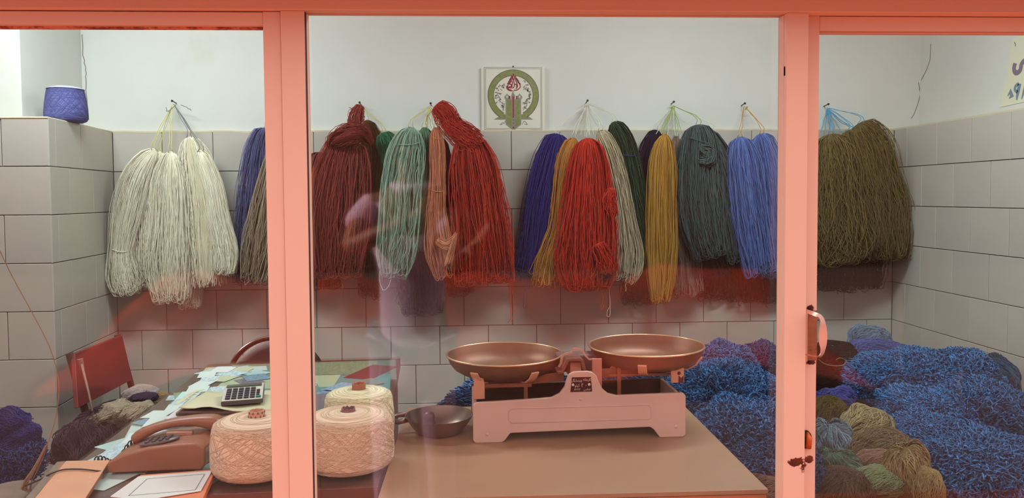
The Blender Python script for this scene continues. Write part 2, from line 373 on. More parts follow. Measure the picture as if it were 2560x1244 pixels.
# ---- painted steel shop front
def paint_mat(name, rgb, spots=()):
    """salmon enamel; spots = rusted-through chips (x, z, rx, rz)"""
    q = NT(name); c = s2l(rgb); tc = q.n('ShaderNodeTexCoord')
    col = q.ramp(q.noise(2.0, 5.0), [(0.3, tuple(x * 0.95 for x in c)), (0.7, c)])
    chip = q.ramp(q.noise(90.0, 2.0), [(0.80, (0, 0, 0)), (0.815, (1, 1, 1))])
    nz = q.noise(45.0, 8.0, rough=0.75); mask = None
    for (x, z, rx, rz) in spots:
        mp = q.n('ShaderNodeMapping', vector_type='POINT'); mp.inputs['Location'].default_value = (-x / rx, 0, -z / rz); mp.inputs['Scale'].default_value = (1 / rx, 0, 1 / rz)
        q.l(tc.outputs['Object'], mp.inputs[0]); ln = q.n('ShaderNodeVectorMath', operation='LENGTH'); q.l(mp.outputs[0], ln.inputs[0])
        a = q.n('ShaderNodeMath', operation='MULTIPLY_ADD'); q.l(nz, a.inputs[0]); a.inputs[1].default_value = 3.4; q.l(ln.outputs['Value'], a.inputs[2])
        lt = q.n('ShaderNodeMath', operation='LESS_THAN'); q.l(a.outputs[0], lt.inputs[0]); lt.inputs[1].default_value = 2.5
        if mask is None: mask = lt.outputs[0]
        else:
            mx = q.n('ShaderNodeMath', operation='MAXIMUM'); q.l(mask, mx.inputs[0]); q.l(lt.outputs[0], mx.inputs[1]); mask = mx.outputs[0]
    rust = q.ramp(q.noise(60, 5), [(0.35, s2l((70, 26, 16))), (0.7, s2l((120, 50, 26)))])
    if mask is not None: col = q.mix(mask, col, rust)
    q.l(col, q.b.inputs['Base Color']); q.b.inputs['Roughness'].default_value = 0.5; q.b.inputs['Specular IOR Level'].default_value = 0.4
    q.bump(q.noise(14.0, 3.0), 0.12, 0.002); return q.m
SAL = (224, 184, 164)
paint = paint_mat('salmon_enamel', SAL)
pr = [P(1991, 1155, 1.36), P(2024, 1150, 1.37), P(2013, 768, 1.37), P(2030, 905, 1.37), P(2028, 770, 1.37)]
paint_r = paint_mat('salmon_enamel_rusted', SAL, [(pr[0].x - .004, pr[0].z + .004, .018, .010), (pr[0].x + .012, pr[0].z - .006, .013, .010), (pr[1].x, pr[1].z, .012, .008), (pr[4].x, pr[4].z, .010, .006), (pr[3].x, pr[3].z, .010, .005)])
rustm = mat('rusty_edge', (140, 66, 34), 0.8, var=0.4, vscale=60, dirt=(214, 140, 110), dscale=25, dlo=0.45, dhi=0.55)
blackgap = mat('shadow_gap_dark', (60, 34, 28), 0.9)
glass = NT('window_glass')
gt = glass.t; gt.nodes.remove(glass.b)
lw = glass.n('ShaderNodeLayerWeight'); lw.inputs['Blend'].default_value = 0.5
pw = glass.n('ShaderNodeMath', operation='POWER'); glass.l(lw.outputs['Facing'], pw.inputs[0]); pw.inputs[1].default_value = 5.0
ma = glass.n('ShaderNodeMath', operation='MULTIPLY_ADD'); glass.l(pw.outputs[0], ma.inputs[0]); ma.inputs[1].default_value = 0.95; ma.inputs[2].default_value = 0.048
tr = glass.n('ShaderNodeBsdfTransparent'); gl = glass.n('ShaderNodeBsdfGlossy'); gl.inputs['Roughness'].default_value = 0.035
mx = glass.n('ShaderNodeMixShader'); glass.l(ma.outputs[0], mx.inputs[0]); glass.l(tr.outputs[0], mx.inputs[1]); glass.l(gl.outputs[0], mx.inputs[2])
df = glass.n('ShaderNodeBsdfDiffuse'); df.inputs[0].default_value = (*s2l((225, 205, 190)), 1)
dust = glass.ramp(glass.noise(3.0, 6.0), [(0.35, (0.002,) * 3), (0.75, (0.009,) * 3)])
mx2 = glass.n('ShaderNodeMixShader'); glass.l(dust, mx2.inputs[0]); glass.l(mx.outputs[0], mx2.inputs[1]); glass.l(df.outputs[0], mx2.inputs[2])
glass.l(mx2.outputs[0], glass.out.inputs[0]); glassm = glass.m
ZB = 0.30
XS, XA, XB, XC = P(668, 600, 1.356).x, P(711, 600, 1.352).x, P(771, 600, 1.352).x, P(781, 600, 1.362).x
XCB = P(781, 600, 1.384).x
XD, XE, XF, XG = P(1948, 600, 1.384).x, P(1963, 600, 1.350).x, P(2017, 600, 1.350).x, P(2044, 600, 1.372).x
ZBM, ZSH, ZDH = P(1300, 40, 1.384).z, P(300, 71, 1.385).z, P(2300, 83, 1.389).z
# lintel beam
m = MB(); m.box((-3.0, 1.345, ZBM), (2.4, 1.39, 1.80)); tag(m.build('trim_1', paint, bevel=0.0015), kind='structure')
# overhang added out of view to shade the lintel
m = MB(); m.box((-3.0, 1.20, 1.722), (2.4, 1.345, 2.02)); m.tube([(-3.0, 1.235, 1.735), (2.4, 1.235, 1.735)], 0.008, 8)
tag(m.build('trim_2', mat('added_overhang_paint', (176, 96, 66), 0.6), bevel=0.004), kind='structure')
# posts
m = MB(); m.box((XA + .0004, 1.352, ZB), (XB, 1.389, ZBM)); tag(m.build('trim_3', paint, bevel=0.0012), kind='structure')
m = MB(); m.box((XE, 1.350, ZB), (XF, 1.389, ZBM)); tag(m.build('trim_4', paint_r, bevel=0.0012), kind='structure')
m = MB(); m.box((-3.0, 1.34, ZB - .02), (2.4, 1.44, ZB + .03)); tag(m.build('trim_5', paint, bevel=0.002), kind='structure')
m = MB(); m.box((-2.98, 1.352, ZB), (-2.93, 1.42, ZBM)); m.box((2.3, 1.352, ZB), (2.36, 1.42, ZBM)); tag(m.build('trim_6', paint, bevel=0.0012), kind='structure')
def pane(name, x0, x1, z0, z1, par, y=1.385):
    m = MB(); m.box((x0, y, z0), (x1, y + 0.004, z1)); return m.build(name, glassm, par)
def edge_irregular(x0, y0, y1, za, zb, wmax, mname, par, side=-1):
    """flaking putty edge along a vertical glass line"""
    m = MB(); z = za
    while z < zb:
        h = random.uniform(0.012, 0.06); wv = random.uniform(0.25, 1) * wmax
        m.box((min(x0, x0 + side * wv), y0, z), (max(x0, x0 + side * wv), y1, min(z + h, zb))); z += h
    return m.build('putty_gap_line', mname, par)
# left sash
ws = tag(bpy.data.objects.new('window_1', None), kind='structure'); COL.objects.link(ws)
m = MB(); m.box((XS, 1.356, ZB), (XA - .0004, 1.389, ZBM - .0008)); m.build('sash_stile', paint, ws, bevel=0.0012)
m = MB(); m.box((-2.93, 1.357, ZSH), (XS, 1.389, ZBM - .0015)); m.build('sash_header', paint, ws, bevel=0.0012)
pane('glass_pane', -2.93, XS + .001, ZB, ZSH + .001, ws)
edge_irregular(XS, 1.372, 1.384, ZB, 1.6, 0.0028, rustm, ws)
m = MB(); m.box((-2.93, 1.370, ZSH - .003), (XS, 1.383, ZSH + .0005)); m.build('putty_gap_line', rustm, ws)
# centre fixed light
wc = tag(bpy.data.objects.new('window_2', None), kind='structure'); COL.objects.link(wc)
pane('glass_pane', XB, XE, ZB, ZBM, wc)
m = MB(); m.box((XB - .002, 1.3535, ZB), (XB + .0003, 1.3665, ZBM - .001)); m.build('putty_gap_line', blackgap, wc)  # dark strip standing in for the shaded gap between post and bead
m = MB(); m.box((XB - .002, 1.3665, ZB), (max(XCB, XB + .0006), 1.384, ZBM - .001)); m.build('glazing_bead', paint, wc, bevel=0.0008)
m = MB(); m.box((XD, 1.362, ZB), (XE - .0012, 1.384, ZBM - .001)); m.build('glazing_bead', paint, wc, bevel=0.0008)
m = MB(); m.box((XB, 1.374, ZBM - .0012), (XE, 1.384, ZBM - .0002)); m.build('glazing_bead', paint, wc, bevel=0.0008)
m = MB(); zt = P(1955, 1180, 1.36).z; m.box((XD - .0002, 1.3592, zt - .05), (XD + .006, 1.3602, zt)); m.build('red_tape', mat('red_tape', (196, 62, 54), 0.5), wc)
z0 = P(1958, 178, 1.36).z; m = MB(); m.box((XD, 1.355, z0 - .009), (XE, 1.366, z0 + .009)); m.build('hinge', mat('hinge_dark', (70, 40, 56), 0.4, 0.6), wc, bevel=0.0008)
# door leaf on the right
dr = tag(bpy.data.objects.new('door_1', None), kind='structure'); COL.objects.link(dr)
m = MB(); m.box((XF - .004, 1.372, ZB), (XG, 1.393, ZBM)); m.build('door_stile', paint_r, dr, bevel=0.0012)
m = MB(); m.box((XG, 1.372, ZDH), (2.3, 1.393, ZBM - .001)); m.box((XG, 1.380, ZDH - .003), (2.3, 1.393, ZDH)); m.build('door_header', paint, dr, bevel=0.001)
pane('glass_pane', XG - .001, 2.3, ZB, ZDH, dr, 1.389)
m = MB()                                             # bent strip pull handle
fe = [(2017, 786), (2034, 789), (2046, 794), (2050, 806), (2046, 832), (2047, 856), (2051, 872), (2049, 884), (2040, 889), (2019, 893)]
be = [(2019, 780), (2042, 781), (2056, 790), (2063, 806), (2067, 830), (2067, 852), (2063, 872), (2056, 888), (2042, 893), (2021, 890)]
A = [P(a + 3, b, 1.330) for a, b in fe]; B = [P(a + 1, b, 1.345) for a, b in be]
for q_ in (0, -1): A[q_] = Vector((XF + .003, 1.3715, A[q_].z)); B[q_] = Vector((XF + .003, 1.3715, B[q_].z + (.004 if q_ == 0 else -.002)))
A = [Vector(v) for v in spline([tuple(v) for v in A], np.linspace(0, 1, 28))]; B = [Vector(v) for v in spline([tuple(v) for v in B], np.linspace(0, 1, 28))]
vs_ = []; off = Vector((0.0022, 0.0, 0.0))
for a, b in zip(A, B): vs_ += [tuple(a), tuple(b), tuple(b - off), tuple(a - off)]
m.add(vs_, [(i * 4 + k, i * 4 + (k + 1) % 4, i * 4 + 4 + (k + 1) % 4, i * 4 + 4 + k) for i in range(len(A) - 1) for k in range(4)] + [(0, 1, 2, 3), (len(vs_) - 4, len(vs_) - 1, len(vs_) - 2, len(vs_) - 3)])
hd = m.build('pull_handle', mat('worn_handle_metal', (226, 178, 160), 0.3, 0.55), dr, bevel=0.0006); m = MB(); a_, b_ = P(2021, 776, 1.3712), P(2042, 900, 1.3712); m.box((a_.x, 1.3706, b_.z), (b_.x, 1.3722, a_.z)); m.build('brown_strip', mat('strip_brown', (150, 92, 62), .6, var=.3, vscale=60, dirt=(90, 40, 26), dscale=40, dlo=.55, dhi=.65), dr)  # thin mottled brown strip on the stile behind the handle
hd['label'] = 'bent metal strip pull handle'
for (a, b) in ((2024, 768), (2024, 905)):
    c = P(a, b, 1.371); m = MB(); m.tube([c, c + Vector((0, -0.003, 0))], 0.003, 10); m.build('screw', mat('rust_screw', (58, 26, 20), 0.8, 0.3), dr)
c = P(2019, 1098, 1.368)
m = MB(); m.tube([c + Vector((0, 0.004, -.014)), c + Vector((0, -0.004, -.013)), c + Vector((0, -0.006, .005)), c + Vector((0, 0.004, .016))], [0.003, 0.0055, .0055, 0.002], 10); m.build('latch', mat('latch_brass', (190, 92, 34), 0.4, 0.4), dr, smooth=True)
m = MB(); m.tube([c + Vector((-.003, 0.003, 0)), c + Vector((-.003, -0.0006, 0))], 0.0115, 14, flat=1.5, ref=(0, 0, 1)); m.build('latch_hole', mat('latch_hole_dark', (24, 12, 10), 0.9), dr)
# cracks in the plaster
crk = mat('crack', (120, 108, 90), 0.9)
def crack(par, pts, wd=0.0022, n3=(0, -1, 0), j=0.003):
    q = []
    for a, b in zip(pts, pts[1:]):
        for k in range(6): q.append(Vector(a).lerp(Vector(b), k / 6) + Vector((random.uniform(-j, j), 0, 0)))
    q.append(Vector(pts[-1])); m = MB(); m.strip(q, wd, n3, 0.0008); m.build('crack', crk, par)
crack(wb, [P(206, 86, 3.919), P(208, 140, 3.919), P(215, 175, 3.919), P(215, 225, 3.919), P(222, 300, 3.919)], 0.0030)
crack(wb, [P(2327, 150, 3.919), P(2325, 180, 3.919)], 0.0012)
def yr(a, b): v = PX(a, b, 2.344); return v
m = MB(); m.strip([yr(*p) for p in [(2327, 110), (2325, 150), (2316, 175), (2303, 200)]], 0.003, (-1, 0, 0)); m.build('crack', crk, wr)
m = MB(); m.strip([P(2296, 205, 3.919), P(2301, 235, 3.919), P(2294, 262, 3.919), P(2285, 285, 3.919), P(2278, 296, 3.919)], 0.0025); m.build('crack', crk, wb)
crack(wb, [P(150, 375, 3.3)], .001) if False else None
# tube lamps on the ceiling
for nm, x, y, z in (('a', -1.45, 2.75, 2.52), ('b', 1.05, 2.45, 2.56)):
    t = thing('fluorescent_lamp', 'fluorescent tube lamp on the ceiling over the ' + ('white yarn end of the shop' if nm == 'a' else 'weighing scale'), 'lamp', (x, y, 2.75))
    m = MB(); m.box((x - .62, y - .03, 2.66), (x + .62, y + .03, 2.75)); m.build('batten', mat('batten_white', (220, 220, 214), 0.5), t, bevel=0.004)
    em = NT('lamp_glow_' + nm); em.b.inputs['Emission Color'].default_value = (0.95, 1, 0.96, 1); em.b.inputs['Emission Strength'].default_value = 6
    m = MB(); m.tube([(x - .58, y, 2.625), (x + .58, y, 2.625)], 0.014, 12); m.build('tube', em.m, t, smooth=True)
    for sg_ in (-1, 1): m = MB(); m.box((x + .595 * sg_ - .015, y - .015, 2.605), (x + .595 * sg_ + .015, y + .015, 2.66)); m.build('socket', MATS['batten_white'], t, bevel=0.002)
# ---------------------------------------------------------------- yarn hanging on the back wall
def secs(rows, Y):
    """rows (px, py, halfwidth_px[, dY]) -> x, y, z, halfwidth in metres at depth Y"""
    out = []
    for r_ in rows:
        y = Y + (r_[3] if len(r_) > 3 else 0); p = P(r_[0], r_[1], y); q = P(r_[0] + r_[2], r_[1], y); out.append((p.x, p.y, p.z, (q - p).length))
    return out
GREY_TIE = yarn('tie_grey', (120, 124, 122)); TIE_Y = yarn('tie_yellow', (206, 198, 120)); TIE_W = yarn('tie_white', (214, 210, 190))
TIE_G = yarn('tie_green', (150, 172, 90)); TIE_B = yarn('tie_cyan', (84, 160, 196)); TIE_O = yarn('tie_orange', (196, 140, 60))
def string_part(name, pts, m, par, r=0.0016, wob=0.003):
    K = spline([tuple(p) for p in pts], np.linspace(0, 1, 24)); K = K + np.stack([wander(1, 24, wob, 1, 4)[0] for _ in range(3)], 1) * np.sin(np.linspace(0, math.pi, 24))[:, None]
    V, Fq, tv = tubes_np(K[None], r, np.array([0.1]), 5); return np_obj(name, V, Fq, m, par, True, tv)
def hang(label, rows, Y, m, nail=None, tie=TIE_W, band=None, tails=(), n=110, r=0.0017, extra=(), name='yarn_skein', group='yarn skeins hanging along the back wall', topfree=False, **kw):
    s = secs(rows, Y); t = thing(name, label, 'yarn', (s[0][0], s[0][1], s[-1][2]), 0, group)
    bundle('yarn_strands', s, m, t, n=n, r=r, **kw)
    for e in extra:
        kw2 = dict(n=int(n * 0.6), r=r, locks=5); kw2.update(e[2] if len(e) > 2 else {})
        bundle('yarn_loop', secs(e[0], e[1]), m, t, **kw2)
    if nail is not None:
        for k in range(2):
            o = (k - .5) * 0.012
            string_part('tie_string', [P(nail[0], nail[1] + 2, 3.885), Vector((s[0][0] + o, s[0][1] - .01, s[0][2] + .035)), Vector((s[0][0] + o * 2.2, s[0][1], s[0][2] - 0.01))], tie, t)
    for b in (band or []):                                # a thread tied around the skein: (t, colour)
        K = spline(s, np.array([b[0]]))[0]; w_, d_ = K[3] * 0.98, min(K[3] * 0.55, 0.085); a = np.linspace(0, 2 * math.pi, 25)
        loop = np.stack([K[0] + w_ * np.cos(a), K[1] + d_ * np.sin(a), K[2] + 0.006 * np.sin(2 * a + 1) + (b[2] if len(b) > 2 else 0.0) * np.cos(a)], 1)
        V, Fq, tv = tubes_np(loop[None], 0.0018, np.array([0.05]), 5); np_obj('tie_band', V, Fq, b[1], t, True, tv)
    for tl in tails:
        string_part('loose_thread', [P(x, y, Y - .02) for x, y in tl], m, t, r=r * 0.8, wob=0.004)
    return t
white = yarn('white_wool', (252, 244, 222), (232, 220, 190)); YA = 3.77
nl = dict(r=0.0013, n=190, kink=0.012)
hang('white skein at the far left of the white bunch, tied round near its bottom', [(388, 372, 12), (352, 430, 30), (326, 520, 36), (306, 625, 26), (312, 690, 36), (322, 732, 30)], YA, white, (432, 258), TIE_Y, [(0.6, white)], **nl)
hang('white skein hanging second in the white bunch, behind the front middle one', [(402, 378, 14), (385, 450, 38), (368, 560, 48), (372, 650, 54), (385, 712, 42)], YA + .03, white, (432, 258), TIE_Y, **nl)
hang('longest white skein, hanging in the middle of the white bunch', [(428, 378, 12), (426, 450, 36), (428, 560, 42), (425, 660, 48), (430, 752, 40)], YA - .03, white, (432, 258), TIE_Y, **nl)
hang('broad white skein with a blunt end, right of the middle of the white bunch', [(472, 342, 18), (488, 400, 46), (502, 500, 48), (512, 620, 50), (520, 718, 46)], YA - .01, white, (434, 258), GREY_TIE, uturn=False, **nl)
hang('short white skein with a round loop end at the right of the white bunch', [(500, 375, 14), (530, 460, 22), (548, 560, 24), (562, 630, 28), (560, 682, 26)], YA - .05, white, (434, 258), GREY_TIE, **nl)
hang('narrow white skein hanging lowest at the back of the white bunch', [(430, 400, 18), (452, 560, 34), (472, 700, 28), (476, 765, 24)], YA + .06, white, None, **nl)
string_part('tie_string', [P(452, 262, 3.86), P(470, 270, 3.85), P(478, 276, 3.85)], GREY_TIE, bpy.data.objects['yarn_skein'])
string_part('tie_string', [P(440, 262, 3.86), P(420, 278, 3.85), P(415, 268, 3.85)], GREY_TIE, bpy.data.objects['yarn_skein'])
purp = yarn('slate_purple_wool', (108, 106, 146), (78, 76, 114)); tan = yarn('tan_wool', (170, 150, 122), (128, 106, 84))
hang('dusty purple skein half hidden behind the left post', [(668, 320, 22), (655, 380, 38), (648, 500, 50), (640, 620, 50), (640, 706, 50)], 3.80, purp, (690, 262), n=170, r=.0013, kink=.01)
hang('tan skein in front of the dusty purple one, beside the left post', [(690, 365, 14), (674, 470, 28), (655, 600, 38), (636, 700, 30)], 3.71, tan, (690, 262), n=110, r=.0017, tails=[[(622, 690), (620, 705), (614, 712), (612, 702)]])
rb = yarn('brick_red_wool', (158, 70, 60), (108, 40, 34))
t = hang('brick red skein wrapped into a thick knot near its top', [(872, 350, 36), (866, 378, 48), (858, 430, 60), (850, 520, 66), (845, 620, 64), (845, 690, 58)], 3.74, rb, None, n=210, r=.0014, kink=.014, loose=.14,
     extra=[([(902, 262, 10), (893, 285, 20), (888, 320, 24), (880, 360, 34)], 3.72, dict(n=70, uturn=False)),
            ([(928, 362, 10), (908, 335, 24, -.03), (872, 335, 30, -.06), (838, 352, 22, -.04), (826, 372, 8)], 3.72, dict(n=90, uturn=False, ref=(0, 1, 0.2)))],
     tails=[[(884, 290), (878, 272), (872, 268)], [(850, 690), (856, 720), (850, 745)], [(810, 690), (805, 720), (812, 740)]])
hang('dull brick red skein mostly hidden by the left post, behind the knotted one', [(800, 380, 20), (790, 470, 40), (790, 600, 50), (795, 720, 52)], 3.83, yarn('dull_red_wool', (130, 62, 54), (96, 40, 34)), None, n=110, r=.0015)
ol = yarn('olive_brown_wool', (116, 84, 44), (80, 54, 28))
hang('olive brown skein behind the brick red one', [(915, 300, 12), (932, 360, 26), (934, 450, 30), (930, 600, 32), (925, 742, 28)], 3.82, ol, (900, 262), TIE_Y, n=110, r=.0015)
hang('small emerald green hank peeping out beside the pale mint skein', [(956, 332, 14), (966, 355, 25), (976, 385, 24), (980, 420, 18)], 3.79, yarn('emerald_wool', (62, 132, 90), (36, 90, 62)), (902, 262), TIE_Y, n=100, r=.0014)
mint = yarn('pale_mint_wool', (150, 176, 152), (104, 132, 112))
hang('pale mint skein of thick yarn, tied near its top', [(1030, 318, 16), (1020, 370, 38), (1006, 450, 42), (998, 560, 42), (990, 640, 40), (986, 688, 30)], 3.71, mint, (1075, 266), TIE_Y, [(0.17, mint, .01)], tails=[[(950, 660), (950, 705), (962, 725), (976, 700), (980, 670)]], n=200, r=.0022, kink=.045, loose=.18)
hang('narrow sage green skein just behind the pale mint one', [(1062, 318, 14), (1066, 400, 22), (1060, 480, 22), (1052, 560, 20), (1044, 620, 14)], 3.75, yarn('sage_wool', (116, 148, 116), (80, 108, 84)), (1075, 266), TIE_Y, n=90, r=.0022, kink=.03)
hang('mauve grey skein hanging low behind the pale mint one', [(1000, 380, 20), (1012, 450, 30), (1035, 560, 44), (1050, 680, 54), (1058, 782, 48)], 3.83, yarn('mauve_grey_wool', (98, 80, 84), (66, 52, 56)), None, n=170, r=.0014)
hang('grey brown skein behind the peach one, its end showing below', [(1110, 400, 24), (1120, 560, 36), (1135, 735, 44)], 3.86, yarn('grey_brown_wool', (96, 76, 68), (68, 52, 46)), None, n=100, r=.0014)
hang('peach skein with a tangle of loops near its bottom', [(1090, 318, 10), (1094, 370, 17), (1094, 450, 18), (1092, 540, 22), (1100, 620, 32), (1112, 692, 24)], 3.72, yarn('peach_wool', (206, 132, 98), (160, 92, 66)), (1076, 266), TIE_Y,
     [(0.12, TIE_O), (0.46, TIE_O)], n=70, r=.0022, extra=[([(1092, 600, 8), (1115, 612, 12), (1132, 600, 8), (1138, 588, 4)], 3.67, dict(n=22)), ([(1138, 592, 5), (1130, 625, 8), (1122, 660, 10)], 3.66, dict(n=16))])
red = yarn('scarlet_wool', (196, 62, 48), (142, 34, 28))
hang('large scarlet skein draped from its nail over one shoulder, tied with a pale thread', [(1172, 345, 30), (1180, 400, 52), (1190, 480, 62), (1202, 580, 68), (1212, 705, 70)], 3.73, red, None, band=[(0.05, TIE_W, .01)], n=230, r=.0015, kink=.01, loose=.11,
     extra=[([(1090, 262, 16), (1112, 285, 26), (1135, 320, 27), (1175, 352, 34)], 3.71, dict(n=110, uturn=True, loose=.18)), ([(1110, 300, 14), (1150, 330, 22), (1195, 360, 24)], 3.70, dict(n=60, loose=.2))],
     tails=[[(1274, 700), (1276, 740), (1278, 790), (1270, 806)], [(1280, 700), (1283, 745), (1284, 780), (1278, 805)]])
hang('dark red skein between the peach and the large scarlet skeins', [(1105, 345, 10), (1116, 450, 20), (1124, 560, 26), (1150, 702, 46)], 3.80, yarn('dark_red_wool', (140, 40, 36), (96, 24, 24)), (1078, 266), n=110, r=.0015)
navy = yarn('ultramarine_wool', (58, 54, 124), (34, 32, 84))
hang('ultramarine blue skein with dark loose threads below it', [(1398, 335, 24), (1380, 400, 40), (1358, 500, 42), (1346, 600, 44), (1328, 686, 40)], 3.78, navy, (1466, 258), TIE_W, n=190, r=.0015, kink=.02, loose=.13,
     tails=[[(1316, 680), (1318, 700), (1310, 745), (1311, 768), (1316, 755), (1312, 700)], [(1322, 680), (1326, 715), (1318, 722)], [(1300, 680), (1302, 703)]])
must = yarn('amber_wool', (196, 132, 66), (150, 92, 42))
hang('amber skein flaring out at its foot beside the ultramarine one', [(1436, 345, 14), (1416, 400, 22), (1404, 500, 22), (1396, 580, 25), (1372, 655, 30), (1364, 712, 34)], 3.75, must, (1468, 258), TIE_W, n=110, r=.0018)
hang('bright scarlet skein with a pink topknot, between amber and cream', [(1470, 345, 20), (1472, 400, 40), (1470, 500, 55), (1468, 600, 66), (1466, 680, 66), (1468, 722, 50)], 3.70, yarn('bright_scarlet_wool', (206, 60, 44), (150, 34, 28)), (1468, 258), TIE_W, [], n=210, r=.0017, kink=.02, loose=.14,
     extra=[([(1530, 470, 8), (1524, 500, 16), (1532, 535, 12)], 3.66, dict(n=34, loose=.3)), ([(1490, 610, 16), (1510, 650, 22), (1518, 680, 14)], 3.64, dict(n=50, loose=.3))], tails=[[(1500, 715), (1506, 745), (1504, 775), (1510, 760)]])
hang('cream skein with one long thread trailing from it', [(1500, 326, 14), (1525, 380, 20), (1545, 460, 24), (1560, 560, 26), (1570, 640, 32), (1562, 700, 28)], 3.73, yarn('cream_wool', (196, 182, 152), (146, 128, 100)), (1468, 258), TIE_W, n=120, r=.0021, kink=.035,
     tails=[[(1530, 680), (1524, 720), (1526, 760), (1516, 778), (1520, 790), (1526, 780), (1520, 700)], [(1566, 690), (1564, 728)]])
hang('dark bottle green skein leaning behind the cream one', [(1532, 305, 15), (1556, 350, 24), (1576, 430, 26), (1592, 520, 26), (1608, 600, 26), (1614, 684, 24)], 3.77, yarn('bottle_green_wool', (62, 78, 58), (38, 50, 36)), (1470, 258), TIE_W, [(0.3, navy)], n=110, r=.0019, loose=.14)
hang('dark aubergine skein behind the golden one', [(1642, 325, 12), (1628, 370, 24), (1620, 430, 28), (1618, 500, 28), (1640, 620, 30)], 3.83, yarn('aubergine_wool', (48, 34, 56), (30, 20, 38)), (1683, 262), n=110, r=.0015)
hang('golden yellow skein, longest of the right-hand bunch', [(1662, 335, 12), (1657, 400, 28), (1655, 500, 31), (1655, 600, 33), (1653, 700, 28), (1650, 754, 20)], 3.71, yarn('golden_wool', (190, 142, 66), (146, 100, 40)), (1683, 262), TIE_G, n=120, r=.0019, kink=.012, loose=.10)
hang('taupe skein between the golden and the slate ones', [(1690, 340, 12), (1698, 450, 16), (1706, 560, 22), (1716, 660, 30), (1722, 738, 34)], 3.79, yarn('taupe_wool', (140, 118, 104), (98, 78, 68)), (1685, 262), TIE_G, n=84, r=.002, kink=.03)
slate = yarn('slate_green_wool', (86, 98, 96), (56, 64, 66))
hang('slate green skein with a coiled knot near its top', [(1742, 312, 20), (1748, 360, 40), (1746, 450, 46), (1756, 550, 48), (1776, 640, 38)], 3.71, slate, (1683, 262), TIE_G, [(0.22, slate, -.015)], n=190, r=.0020, kink=.03, loose=.15,
     extra=[([(1750, 370, 8), (1775, 375, 16), (1772, 400, 14), (1755, 402, 8)], 3.66, dict(n=30, loose=.3))])
hang('slate skein leaning out beside the one with the coiled knot', [(1772, 325, 12), (1800, 400, 28), (1820, 480, 30), (1835, 560, 32), (1846, 650, 28)], 3.76, slate, (1683, 262), n=140, r=.0020, kink=.035)
hang('dark slate skein at the back, below the two lighter slate ones', [(1740, 400, 30), (1760, 560, 50), (1800, 690, 58)], 3.84, yarn('dark_slate_wool', (58, 58, 64), (38, 38, 44)), None, n=150, r=.0015)
blue = yarn('cornflower_wool', (104, 124, 182), (66, 82, 138))
hang('cornflower blue skein, left one of the blue pair', [(1850, 342, 18), (1856, 400, 36), (1868, 500, 40), (1884, 600, 38), (1900, 684, 36)], 3.73, blue, (1860, 264), TIE_O, n=170, r=.0020, kink=.02)
hang('cornflower blue skein beside the right post, right one of the blue pair', [(1902, 334, 20), (1920, 400, 32), (1934, 500, 36), (1944, 600, 40), (1940, 690, 36)], 3.77, blue, (1862, 264), TIE_O, n=170, r=.0020, kink=.02)
brn = yarn('umber_wool', (92, 66, 50), (62, 42, 32))
for (a, b, c, lb) in ((1600, 755, 44, 'umber skein end showing low between the cream and golden skeins'), (1790, 745, 40, 'umber skein end showing below the dark slate skein'),
                      (1860, 748, 40, 'umber skein end showing below the left cornflower skein'), (1928, 752, 34, 'umber skein end showing below the right cornflower skein beside the post')):
    hang(lb, [(a - 6, 420, 24), (a, 560, 34), (a, b, c)], 3.87, brn, None, n=90, r=.0015, group='umber skeins at the back of the row', tails=[[(a - 10, b - 10), (a - 14, b + 12), (a - 8, b + 16)]])
kh = yarn('khaki_wool', (126, 108, 66), (84, 70, 38))
hang('khaki skein nearest the post in the khaki bunch', [(2076, 335, 24), (2084, 400, 50), (2090, 500, 56), (2098, 600, 64), (2104, 656, 58)], 3.70, kh, (2068, 268), TIE_B, n=230, r=.0016, kink=.06, loose=.28)
hang('khaki skein in the middle of the khaki bunch', [(2122, 325, 20), (2148, 410, 40), (2165, 520, 46), (2175, 630, 44)], 3.74, kh, (2070, 268), TIE_B, n=150, r=.0016, kink=.06, loose=.28)
hang('khaki skein reaching over to the right, top of the khaki bunch', [(2148, 308, 26), (2176, 360, 46), (2200, 450, 48), (2220, 540, 50), (2228, 645, 44)], 3.74, kh, (2072, 268), TIE_B, n=220, r=.0016, kink=.05, loose=.2)
dk = yarn('dark_umber_wool', (58, 42, 30), (36, 26, 18))
hang('dark umber skein low beside the post, under the khaki bunch', [(2080, 480, 40), (2084, 600, 48), (2078, 722, 48)], 3.83, dk, None, n=150, r=.0015, tails=[[(2090, 715), (2094, 735)]])
hang('dark umber skein low in the middle, under the khaki bunch', [(2160, 540, 40), (2166, 640, 40), (2166, 716, 34)], 3.84, dk, None, n=130, r=.0015, tails=[[(2150, 712), (2158, 730), (2172, 724)]])
# nails
nm = mat('nail_iron', (52, 46, 40), 0.5, 0.6)
for i, (x, y, lb) in enumerate([(433, 256, 'nail holding the white bunch'), (900, 260, 'nail holding the brick red knotted skein'), (1077, 262, 'nail holding the scarlet and mint skeins'), (1468, 255, 'nail above the bright scarlet skein'),
                 (1683, 258, 'nail above the golden skein'), (1860, 262, 'nail above the cornflower pair'), (2068, 264, 'nail holding the khaki bunch')]):
    p = P(x, y, 3.88); m = MB(); m.tube([(p.x, 3.93, p.z), (p.x, 3.868, p.z + .006)], 0.0026, 8); m.tube([(p.x, 3.868, p.z + .006), (p.x, 3.866, p.z + .006)], 0.006, 10)
    tag(m.build('nail', nm), 'iron ' + lb, 'nail', 'nails along the back wall')
p = P(1645, 258, 3.9)
